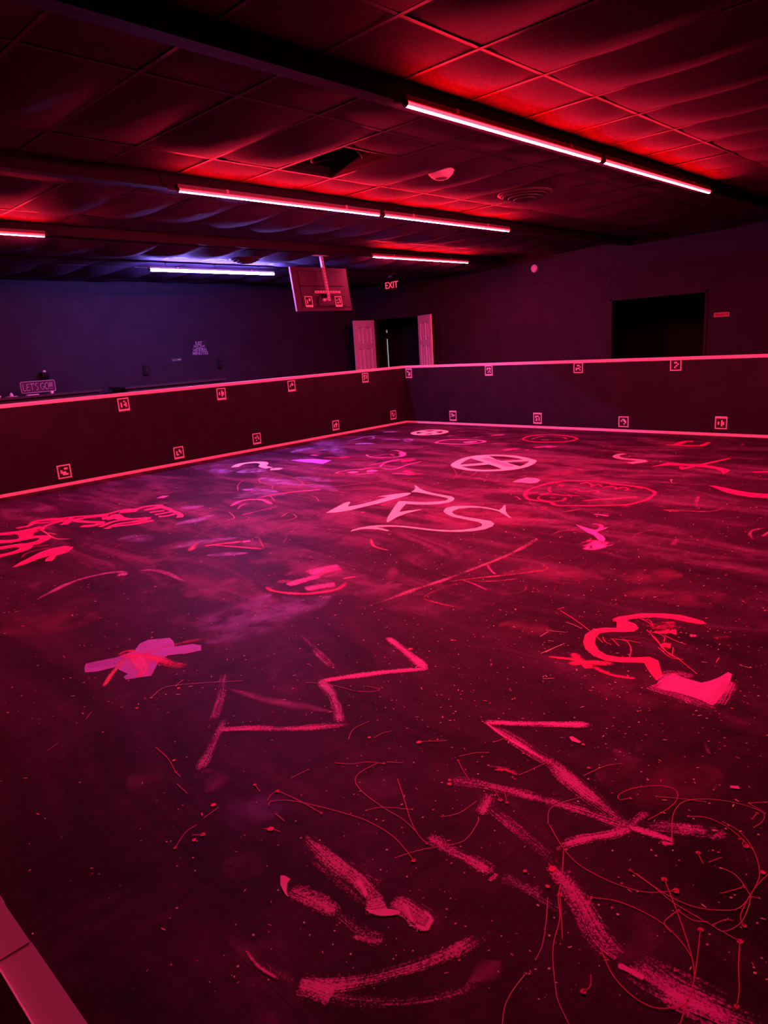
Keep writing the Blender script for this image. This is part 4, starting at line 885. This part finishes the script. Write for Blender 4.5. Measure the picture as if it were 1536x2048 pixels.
# --- marks under the blue light
stroke('s5', [(112,286),(160,262),(250,250),(320,250),(340,262),(328,278),(378,293)], 'white', 0.115, 2); blob('s5', 428, 300, 0.085, 'white')
fill('s5', [(540,232),(620,225),(720,222),(800,228),(860,232),(830,245),(790,262),(700,252),(620,245)], 'lilac'); stroke('s5', [(560,238),(640,215),(720,215)], 'lilac', 0.15, .5)
for pts, c_, w_, d in (([(800,208),(900,212),(1040,208)], 'red', .2, .55), ([(890,225),(980,228),(1110,218)], 'red', .18, .5), ([(1000,240),(1060,232),(1130,222)], 'red', .1, .4), ([(700,192),(755,198)], 'hot', .12, .7),
        ([(1128,185),(1138,202),(1200,212),(1310,210),(1400,202),(1412,180),(1370,160),(1300,156)], 'pink', .055, .8), ([(1380,205),(1405,190),(1385,168)], 'pink', .12, .8), ([(1160,200),(1250,190),(1350,178)], 'hot', .05, .6), ([(1310,185),(1340,200)], 'hot', .05, .6), ([(1130,275),(1230,255),(1350,230),(1510,215)], 'hot', .06, .75),
        ([(1228,290),(1250,262),(1300,245),(1400,235)], 'hot', .05, .8), ([(1228,290),(1330,302),(1450,265),(1560,238)], 'hot', .055, .8), ([(1100,295),(1160,292),(1235,290)], 'hot', .05, .7), ([(1385,240),(1440,235),(1500,225)], 'red', .22, .75), ([(1320,335),(1400,337),(1480,346)], 'hot', .07, .8),
        ([(1420,312),(1450,325),(1484,348)], 'red', .12, .8), ([(1480,338),(1560,338)], 'red', .05, .7), ([(885,338),(930,318),(1060,302),(1215,298)], 'pink', .06, .7), ([(890,345),(930,335),(960,350)], 'red', .1, .5), ([(1030,342),(1100,338),(1185,330)], 'pink', .06, .7), ([(1060,308),(1120,302)], 'pink', .09, .7), ([(810,342),(850,344)], 'hot', .06, .6),
        ([(280,525),(430,495),(600,472),(700,464)], 'red', .045, .85), ([(600,472),(690,465),(775,458)], 'hot', .05, .85), ([(90,575),(150,548),(250,532),(350,542),(400,572)], 'hot', .06, .75),
        ([(970,82),(1060,68),(1130,50),(1280,45)], 'violet', .08, .7), ([(1130,72),(1180,65),(1170,48)], 'violet', .07, .7), ([(1230,70),(1330,72),(1400,75)], 'violet', .08, .7), ([(1400,78),(1440,70),(1480,76),(1440,86),(1400,78)], 'violet', .07, .8), ([(1370,98),(1470,92)], 'violet', .06, .6), ([(1035,108),(1100,104),(1190,106)], 'violet', .14, .75),
        ([(550,165),(640,148),(760,128)], 'violet', .05, .45), ([(570,175),(680,160)], 'violet', .05, .4), ([(800,160),(905,148)], 'violet', .08, .4)):
    stroke('s5', pts, c_, w_, d)
blob('s5', 1020, 325, .07, 'pink'); blob('s5', 1165, 315, .07, 'pink')
for pts in ([(300,375),(310,400),(420,430),(560,437),(630,425),(625,395),(540,360),(450,347)], [(140,465),(135,435),(160,400),(225,370)], [(630,435),(850,436),(1100,410),(1400,374),(1560,370)], [(400,425),(405,455)], [(380,500),(420,545)], [(700,508),(740,520),(758,545)]):
    drip('s5', pts, 'coral', .009, k=.55)
drip('s5', [(960,460),(1080,455),(1210,440)], 'coral', .008, k=.4)

# --- left of the middle
for pts, c_, w_, d in (([(265,355),(380,340),(555,320)], 'red', .06, .9), ([(555,323),(618,315)], 'hot', .06, .95), ([(300,345),(500,360),(722,378)], 'red', .045, .75), ([(722,378),(700,330),(680,285)], 'coral', .03, .5), ([(655,292),(688,280)], 'hot', .03, .6),
        ([(148,398),(180,360),(215,320)], 'coral', .08, .6), ([(180,310),(230,260),(300,220),(372,214)], 'coral', .05, .4), ([(465,50),(550,8),(680,-3),(775,30)], 'hot', .06, .75), ([(520,72),(545,45),(600,22)], 'hot', .045, .65), ([(545,118),(680,85),(830,50)], 'hot', .035, .7),
        ([(830,148),(900,100),(935,80),(860,75)], 'coral', .03, .5), ([(710,95),(760,70),(840,40)], 'coral', .03, .5), ([(800,185),(900,155),(975,165),(975,215),(890,270),(895,300),(830,370)], 'coral', .035, .42), ([(560,180),(680,160),(780,155)], 'coral', .03, .35), ([(730,270),(680,230)], 'coral', .03, .35), ([(240,320),(330,295),(500,310)], 'violet', .06, .5),
        ([(1070,575),(1200,540),(1320,520)], 'hot', .22, .7), ([(1080,560),(1200,528),(1300,510)], 'hot', .14, .8), ([(900,658),(1010,622),(1150,585)], 'hot', .11, .8), ([(1040,690),(1150,665),(1275,650)], 'hot', .13, .76), ([(870,582),(920,565),(975,555)], 'hot', .12, .5), ([(820,638),(880,625),(950,625)], 'hot', .12, .5), ([(1180,600),(1280,560),(1345,530)], 'hot', .12, .4),
        ([(735,658),(780,695),(900,716),(1050,722),(1200,705),(1300,680),(1362,630)], 'red', .06, .72), ([(800,660),(880,690),(1000,705)], 'red', .08, .35), ([(1330,607),(1380,597),(1430,590)], 'red', .03, .95)):
    stroke('s8', pts, c_, w_, d)
drip('s8', [(440,157),(490,143),(485,120),(455,95)], 'coral', .01, k=.6)
drip('s8', [(950,110),(970,135),(900,158)], 'coral', .01, k=.5)
stroke('r1', [(180,645),(250,605),(380,545),(500,512),(600,498),(655,500)], 'chalk', .075, .68, 's'); stroke('r1', [(640,500),(620,560)], 'chalk', .05, .4); stroke('r1', [(700,490),(800,490),(880,515),(965,552)], 'chalk', .085, .58); stroke('r1', [(600,512),(655,508)], 'chalk', .09, .7); stroke('r1', [(720,480),(780,468)], 'chalk', .03, .5)
fill('r1', [(432,990),(440,968),(500,955),(600,935),(690,900),(715,865),(760,845),(870,835),(890,855),(895,880),(985,867),(1030,873),(1030,900),(960,915),(860,925),(810,960),(790,1000),(775,1030),(700,1040),(645,1050),(632,1035),(655,1020),(620,1005),(590,985),(500,1008),(436,1012)], 'lilac', label='lilac star-shaped paint patch')
for pts, c_, w_, d in (([(440,980),(540,965),(640,940)], 'lilac', .11, .75), ([(600,925),(700,930),(800,945),(880,968),(965,985)], 'red', .11, .66), ([(690,930),(725,980),(750,1032)], 'hot', .12, .72), ([(720,925),(800,895),(900,868),(1095,830)], 'red', .065, .55), ([(640,945),(580,1010),(528,1088)], 'coral', .035, .75), ([(600,925),(640,905),(700,900)], 'red', .04, .6), ([(730,1020),(700,1030)], 'red', .04, .9)):
    stroke('r1', pts, c_, w_, d)
drip('r1', [(775,1142),(830,1095),(900,1078),(1050,1065),(1240,1055)], 'white', .004, (.012, 0), .55); drip('r1', [(900,1085),(915,1068),(940,1050)], 'coral', .006); blob('r1', 915, 1093, .011, 'red')

# --- chalky zigzags
for sh, pts, c_, w_, d in (('r2', [(700,832),(790,900),(905,998)], 'hot', .058, .78), ('r2', [(915,995),(760,1003),(620,1020),(500,1035),(350,1060)], 'hot', .055, .82), ('r2', [(245,805),(330,890),(440,1000)], 'chalk', .075, .52), ('r5', [(362,28),(420,110),(448,180),(462,248)], 'chalk', .06, .75), ('r5', [(-180,280),(0,275),(250,275),(520,255)], 'hot', .055, .68),
        ('r4', [(1155,-20),(1130,120),(1090,235)], 'chalk', .08, .5), ('r4', [(1092,285),(1250,275),(1400,270)], 'hot', .055, .62), ('r4', [(1155,222),(1080,380),(1022,490)], 'chalk', .055, .62), ('r4', [(1000,540),(1040,480)], 'chalk', .06, .35),
        ('r2', [(535,694),(700,642),(850,585),(1000,535),(1150,480),(1300,420),(1420,360),(1462,325),(1390,318)], 'rose', .075, .55), ('r2', [(1080,535),(1150,560),(1225,597)], 'hot', .035, .6), ('r2', [(1212,455),(1230,485),(1255,510)], 'hot', .035, .6), ('r2', [(1000,548),(1200,525),(1380,505),(1510,488)], 'coral', .05, .5), ('r2', [(1090,540),(1250,545),(1380,530)], 'coral', .045, .45),
        ('r2', [(880,632),(960,590),(1080,548)], 'coral', .05, .42), ('r2', [(1130,692),(980,662),(880,632)], 'coral', .05, .42), ('r2', [(1250,395),(1380,418),(1480,448),(1525,478),(1470,500)], 'coral', .05, .45), ('r2', [(1215,597),(1300,612),(1400,595),(1415,560)], 'coral', .035, .45), ('r2', [(970,510),(1050,520),(1090,530)], 'coral', .05, .4), ('r2', [(700,545),(705,620)], 'chalk', .05, .3), ('r2', [(870,550),(910,525)], 'coral', .05, .4),
        ('r2', [(620,325),(635,365),(715,388)], 'coral', .035, .6), ('r2', [(540,352),(640,345)], 'coral', .03, .4), ('r2', [(1420,118),(1470,180)], 'hot', .03, .4)):
    stroke(sh, pts, c_, w_, d)

# --- big red curl and pink patch at the right
fill('s7', [(528,143),(570,125),(640,115),(740,100),(900,100),(1030,112),(1120,135),(1190,155),(1218,178),(1170,180),(1080,165),(960,140),(840,130),(720,135),(650,145),(640,155),(700,178),(722,208),(690,232),(620,238),(520,236),(440,245),(408,275),(402,320),(430,370),(490,405),(580,420),(700,422),(800,418),(865,445),(880,500),(900,560),(850,590),(800,530),(760,462),(600,460),(480,448),(390,410),(330,360),(315,310),(330,255),(390,215),(470,204),(560,206),(562,165)], 'red', label='bright red curling paint stroke')
fill('s7', [(840,640),(870,592),(920,560),(980,540),(1040,568),(1100,585),(1180,608),(1240,595),(1310,568),(1375,530),(1405,545),(1390,600),(1350,680),(1320,715),(1290,755),(1260,775),(1200,745),(1100,708),(1000,680),(900,660)], 'hot', label='pink paint patch')
for pts, c_, w_, d in (([(820,640),(900,672),(1000,700),(1150,745),(1310,795)], 'hot', .11, .6), ([(850,600),(920,555),(1020,548),(1120,580)], 'hot', .10, .55), ([(1300,770),(1350,690),(1405,590)], 'hot', .09, .6), ([(815,625),(850,640),(900,650)], 'hot', .12, .6), ([(860,690),(930,725),(1000,740)], 'hot', .08, .35),
        ([(55,415),(250,440),(370,475)], 'red', .03, .85), ([(240,388),(270,425),(320,465)], 'red', .05, .75), ([(205,470),(300,462),(420,463),(545,470)], 'red', .055, .8), ([(310,490),(390,485)], 'red', .06, .8), ([(390,490),(520,550),(705,578)], 'red', .035, .8), ([(820,220),(900,195),(1000,178)], 'red', .16, .5), ([(830,235),(900,240),(960,225)], 'red', .05, .8), ([(880,170),(990,165)], 'red', .07, .5),
        ([(575,275),(700,280),(850,292)], 'coral', .09, .45), ([(890,320),(930,335),(958,340)], 'red', .07, .95), ([(1265,282),(1330,275),(1400,270)], 'coral', .08, .55), ([(1095,262),(1145,265)], 'hot', .05, .7), ([(960,235),(1000,238)], 'red', .07, .9)):
    stroke('s7', pts, c_, w_, d)
for pts in ([(715,130),(790,165),(830,200)], [(740,140),(800,150),(825,185)], [(820,265),(890,340),(960,410),(1050,440)], [(780,220),(860,300),(900,360),(1020,440),(1150,545)], [(975,350),(965,415)], [(910,260),(990,300),(1070,330)], [(460,272),(475,305),(522,330)], [(515,285),(620,300),(655,330),(665,370),(655,425)], [(385,240),(460,315)], [(530,290),(580,340)], [(600,290),(740,318)], [(150,80),(260,150),(380,240)], [(800,235),(870,250),(910,275),(905,310)], [(865,350),(950,420),(1035,440)], [(1310,425),(1285,460)], [(130,70),(180,55)]):
    drip('s7', pts, 'red', .006, k=.75)
for pts in ([(5,395),(60,370),(180,320)], [(45,225),(120,232),(190,240)], [(60,300),(100,305)], [(190,165),(250,185),(300,210)], [(0,270),(60,235)], [(40,385),(120,345)], [(1180,455),(1225,460)], [(1490,488),(1536,500)], [(20,580),(105,575)]):
    drip('s7', pts, 'white', .007, k=.5)

# --- long brush strokes at the lower right
for sh, pts, c_, w_, d in (('r6', [(72,245),(350,252),(625,258)], 'hot', .05, .86), ('r6', [(80,238),(200,310),(330,400),(430,460),(520,540),(640,640),(740,720),(830,795)], 'hot', .078, .66), ('r6', [(90,245),(200,325),(400,440)], 'hot', .016, .95), ('r5', [(1010,540),(1150,555),(1300,590),(1536,648)], 'hot', .07, .66), ('r6', [(380,640),(550,690),(700,740),(830,792)], 'hot', .085, .66),
        ('r6', [(822,790),(858,748),(918,704)], 'hot', .05, .6), ('r6', [(480,878),(600,842),(730,818),(830,786)], 'hot', .052, .74), ('r6', [(820,780),(940,815),(1030,850),(990,868)], 'hot', .035, .82), ('r6', [(870,772),(1070,792),(1220,812),(1330,812)], 'hot', .10, .5), ('r6', [(1070,790),(1150,795),(1225,802)], 'hot', .075, .72), ('r6', [(1240,845),(1290,820),(1330,812)], 'hot', .05, .6),
        ('r6', [(112,605),(100,650),(65,722)], 'hot', .085, .62), ('r6', [(115,675),(250,790),(380,900),(470,1010)], 'hot', .085, .5), ('r8', [(420,195),(520,320),(600,450),(680,590),(785,690)], 'hot', .092, .68), ('r8', [(835,700),(1000,820),(1200,930),(1400,1020),(1560,1085)], 'hot', .14, .6), ('r8', [(850,655),(1050,740),(1250,830),(1536,1000)], 'hot', .02, .4), ('r8', [(765,720),(830,750),(900,790)], 'hot', .02, .9),
        ('r8', [(1000,850),(1150,920),(1350,1010)], 'hot', .07, .72), ('r5', [(905,825),(1030,900),(1150,960),(1250,1020)], 'hot', .07, .64), ('r5', [(1285,1030),(1400,1085),(1500,1140)], 'chalk', .065, .55), ('r8', [(240,310),(350,370),(440,425),(540,480)], 'chalk', .06, .42), ('r6', [(110,1060),(150,1020)], 'hot', .018, .7),
        ('r6', [(85,465),(180,480),(260,510)], 'hot', .03, .6), ('r6', [(130,490),(190,490),(255,515)], 'red', .02, .8), ('r6', [(0,560),(60,570)], 'hot', .06, .6), ('r6', [(455,905),(490,860)], 'pink', .02, .6), ('r6', [(860,345),(880,400)], 'chalk', .03, .4), ('r6', [(1210,345),(1235,410)], 'chalk', .03, .4), ('r6', [(500,405),(540,455)], 'chalk', .02, .4)):
    stroke(sh, pts, c_, w_, d)

# --- brush work at the bottom centre
for sh, pts, c_, w_, d in (('r7', [(775,42),(870,130),(960,210),(1060,280),(1120,350),(1190,400)], 'pink', .078, .62), ('r7', [(810,165),(900,240),(1000,330),(1110,430)], 'pink', .055, .42), ('r7', [(1080,260),(1130,300),(1190,320)], 'pink', .07, .45), ('r7', [(1060,283),(1092,325),(1106,368)], 'pink', .018, .95), ('r7', [(1100,420),(1150,415),(1205,400)], 'pink', .08, .7),
        ('r7', [(1240,385),(1320,430),(1400,490),(1440,500)], 'pink', .085, .62), ('r7', [(1300,400),(1345,500)], 'pink', .02, .8), ('r7', [(1412,542),(1445,484)], 'pink', .014, .97), ('r7', [(1360,515),(1415,542)], 'pink', .014, .9), ('r7', [(1400,440),(1445,484)], 'pink', .012, .8), ('r7', [(700,330),(780,365),(880,410),(960,455)], 'pink', .085, .66), ('r7', [(880,410),(1000,480),(1100,560),(1210,600)], 'pink', .075, .42), ('r7', [(1040,570),(1120,592),(1190,600)], 'pink', .05, .5),
        ('r7', [(485,633),(530,700),(590,752),(660,790)], 'pink', .013, .75), ('r7', [(540,690),(640,760),(760,810)], 'pink', .04, .4), ('r7', [(770,812),(900,822),(1100,800),(1300,750),(1450,700),(1600,632),(1680,575)], 'pink', .06, .62), ('r7', [(760,812),(860,845),(940,872)], 'pink', .08, .68), ('r7', [(840,860),(1000,895),(1150,908),(1300,908),(1450,890),(1600,845),(1760,760)], 'pink', .06, .48), ('r7', [(650,850),(760,880),(900,900)], 'pink', .06, .25), ('r7', [(1700,610),(1745,540)], 'pink', .04, .3)):
    stroke(sh, pts, c_, w_, d)
fill('r7', [(1100,432),(1150,440),(1200,430),(1270,440),(1285,455),(1240,468),(1180,470),(1130,455)], 'pink'); fill('r7', [(668,262),(690,262),(720,280),(705,300),(700,340),(708,372),(690,355),(668,310)], 'pink')

# --- thrown drips and threads
T_ = [('r8', [(415,0),(480,110),(560,200),(700,280),(850,335),(950,348),(1065,340)], (0,.016)), ('r8', [(490,130),(480,280),(462,368),(470,480),(440,600),(435,700),(450,850),(465,915),(520,1030)], (0,0)), ('r8', [(408,375),(400,500),(380,620),(348,690)], (0,.005)), ('r8', [(295,765),(230,850),(190,930),(175,1030)], (.006,0)),
      ('r8', [(680,640),(740,770),(830,870),(940,935),(1040,940),(1120,910),(1160,780),(1190,540)], (0,.012)), ('r8', [(1005,282),(1060,420),(1110,560),(1150,700),(1160,790)], (.014,0)), ('r8', [(1125,900),(1105,960),(1085,1030)], (.008,.008)), ('r8', [(830,235),(950,320),(1050,400),(1200,490),(1392,600)], (.008,.013)),
      ('r8', [(860,250),(1000,350),(1150,420),(1300,440),(1400,420),(1480,300),(1490,220),(1450,110),(1380,30),(1300,-15)], (0,0)), ('r8', [(632,375),(750,390),(880,440),(1000,510),(1090,600),(1150,690)], (.008,0)), ('r8', [(635,372),(615,420),(600,480)], (0,0)), ('r8', [(1078,440),(1005,500),(1040,555)], (.006,0)), ('r8', [(1392,605),(1385,720),(1388,850),(1375,932)], (.0,.010)),
      ('r8', [(1415,520),(1395,470),(1440,370),(1500,290),(1580,220)], (.01,0)), ('r8', [(1290,220),(1370,260),(1430,340),(1445,385),(1400,500),(1310,548),(1250,515)], (0,0)), ('r8', [(1390,75),(1412,80),(1405,100),(1424,112)], (.006,.014)), ('r8', [(1178,145),(1190,175),(1205,202)], (.012,0)), ('r8', [(590,856),(625,830),(630,770)], (.012,0)), ('r8', [(1230,195),(1300,168)], (0,0)), ('r8', [(470,360),(480,520),(482,590)], (.012,0)), ('r8', [(1410,322),(1290,355)], (.008,0)), ('r8', [(440,228),(435,285)], (.016,0)), ('r8', [(1250,515),(1320,488),(1360,494)], (0,0)), ('r8', [(1070,440),(1150,490),(1230,500)], (0,0)), ('r8', [(1445,370),(1490,378)], (0,.006)),
      ('r6', [(830,635),(772,640),(780,610),(860,580),(980,570),(1060,590),(1070,640),(1020,690),(920,745)], (.01,0)), ('r6', [(965,625),(1080,635),(1215,653)], (.006,.005)), ('r6', [(1045,860),(1050,720),(1110,650),(1250,640),(1400,665),(1510,710),(1505,755),(1460,785)], (0,0)), ('r6', [(1130,727),(1230,735),(1340,790),(1430,870),(1460,900)], (.009,0)), ('r6', [(1440,660),(1500,655),(1580,652)], (.007,0)), ('r6', [(1440,662),(1520,710)], (0,.006)), ('r6', [(410,765),(420,690),(500,650),(640,615)], (0,0)), ('r6', [(260,515),(330,485),(420,440)], (0,.01)), ('r6', [(128,348),(190,328),(205,330)], (0,.009)), ('r6', [(415,440),(470,480)], (0,0)), ('r6', [(1480,710),(1455,740)], (.008,.006)), ('r6', [(590,520),(700,470),(790,455)], (0,0)),
      ('r5', [(430,452),(520,458),(600,448),(685,456)], (0,.009)), ('r5', [(700,448),(790,453)], (0,0)), ('r5', [(650,455),(560,505),(540,550),(580,605),(680,680),(780,740),(845,800)], (0,0)), ('r5', [(755,535),(790,640),(820,740),(860,820),(905,865)], (0,.008)), ('r5', [(595,696),(680,680),(830,692)], (.006,.006)), ('r5', [(95,672),(110,650),(200,645),(330,670),(480,710),(600,750),(720,820),(790,890),(838,953)], (0,.012)), ('r5', [(90,645),(110,615),(142,598)], (0,.013)), ('r5', [(150,600),(250,645),(365,710)], (0,.009)), ('r5', [(1170,730),(1165,760),(1120,830),(1060,865),(870,900),(740,940)], (0,0)), ('r5', [(975,730),(1070,710),(1160,650)], (0,0)),
      ('r5', [(505,332),(530,280),(610,240)], (0,0)), ('r5', [(635,325),(680,300),(725,290)], (0,0)), ('r5', [(1258,603),(1282,643)], (0,.013)), ('r5', [(1300,590),(1316,656)], (0,.011)), ('r5', [(1065,440),(1090,490),(1122,540)], (.008,.005)), ('r5', [(1070,420),(1150,402),(1218,400)], (0,.006)), ('r5', [(548,85),(620,88),(665,75),(600,60)], (0,.004)), ('r5', [(280,40),(400,50),(540,85)], (0,0)), ('r5', [(25,565),(52,600)], (.011,0)), ('r5', [(210,530),(298,487)], (0,.006)), ('r5', [(70,790),(110,790),(155,805)], (0,0)), ('r5', [(860,345),(1010,338)], (0,0)), ('r5', [(130,712),(178,752)], (0,0)),
      ('r4', [(800,375),(860,430),(900,500)], (.005,.009)), ('r4', [(900,500),(925,525)], (0,0)), ('r4', [(905,560),(960,610)], (0,0)), ('r4', [(898,888),(950,810),(1010,770)], (.009,0)), ('r4', [(985,822),(1040,820)], (0,.014)), ('r4', [(1045,735),(1120,680)], (0,0)), ('r4', [(440,230),(470,190)], (0,0)), ('r4', [(245,390),(300,350)], (0,0))]
for sh, pts, en in T_: drip(sh, pts, 'red' if max(en) > .007 else 'coral', .0028, en, .65)
for sh, x, y, r in (('r4',890,440,.011), ('r4',1095,668,.014), ('r4',1385,790,.016), ('r4',700,172,.011), ('r4',995,848,.011), ('r5',610,322,.011), ('r5',865,347,.016), ('r5',1022,562,.012), ('r5',1022,540,.009), ('r6',430,995,.018), ('r6',1510,1015,.012), ('r6',590,358,.009), ('r6',617,478,.009), ('r8',408,318,.010), ('r8',292,240,.009), ('r3',1037,905,.01), ('r2',1035,848,.013), ('r2',820,893,.02), ('r6',503,897,.007)):
    blob(sh, x, y, r, 'red', .85)
fill('r6', [(517,320),(535,317),(580,345),(570,353),(530,340)], 'hot'); fill('r6', [(1340,570),(1385,572),(1392,588),(1345,582)], 'hot')

# --- flecks of dried paint scattered everywhere: uncountable
def flecks(n, col, k, s0, s1, name, seed):
    rnd = random.Random(seed); b = MB(); made = 0
    while made < n:
        if rnd.random() < 0.75: px_ = rnd.uniform(0, 1536); py_ = 900 + 1100*(rnd.random()**1.15)
        else: px_ = rnd.gauss(1150, 260); py_ = rnd.gauss(1400, 190)
        if not (0 < px_ < 1536 and 880 < py_ < 2040): continue
        if py_ > 1450 and rnd.random() < (0.8 if px_ < 600 else 0.5): continue
        p = at_z(px_, py_, 0)
        if not (0.2 < p.x < XB-.1 and YA+.1 < p.y < YL-.1): continue
        r = rnd.uniform(s0, s1)*(0.62 + 0.16*p.length); a = rnd.uniform(0, math.pi); e = rnd.choice((1, 1, 1, 1.4, 2.6)); z = 0.0030 + made*1e-7
        n5 = 5; ca, sa = math.cos(a), math.sin(a); base = len(b.v)
        for i in range(n5):
            t = 2*math.pi*i/n5; u = r*e*math.cos(t)*rnd.uniform(.7, 1.2); v = r*math.sin(t)*rnd.uniform(.7, 1.2)/math.sqrt(e)
            b.v.append((p.x + u*ca - v*sa, p.y + u*sa + v*ca, z))
        b.f.append(tuple(range(base, base+n5))); made += 1
    tag(b.build(name, flat(col, k), fl), kind='stuff')
flecks(800, 'white', .8, .0018, .0046, 'paint_flecks', 3)
flecks(520, 'coral', .9, .0018, .0044, 'paint_flecks', 5)
flecks(900, 'chalk', .8, .0010, .0026, 'paint_flecks', 8)
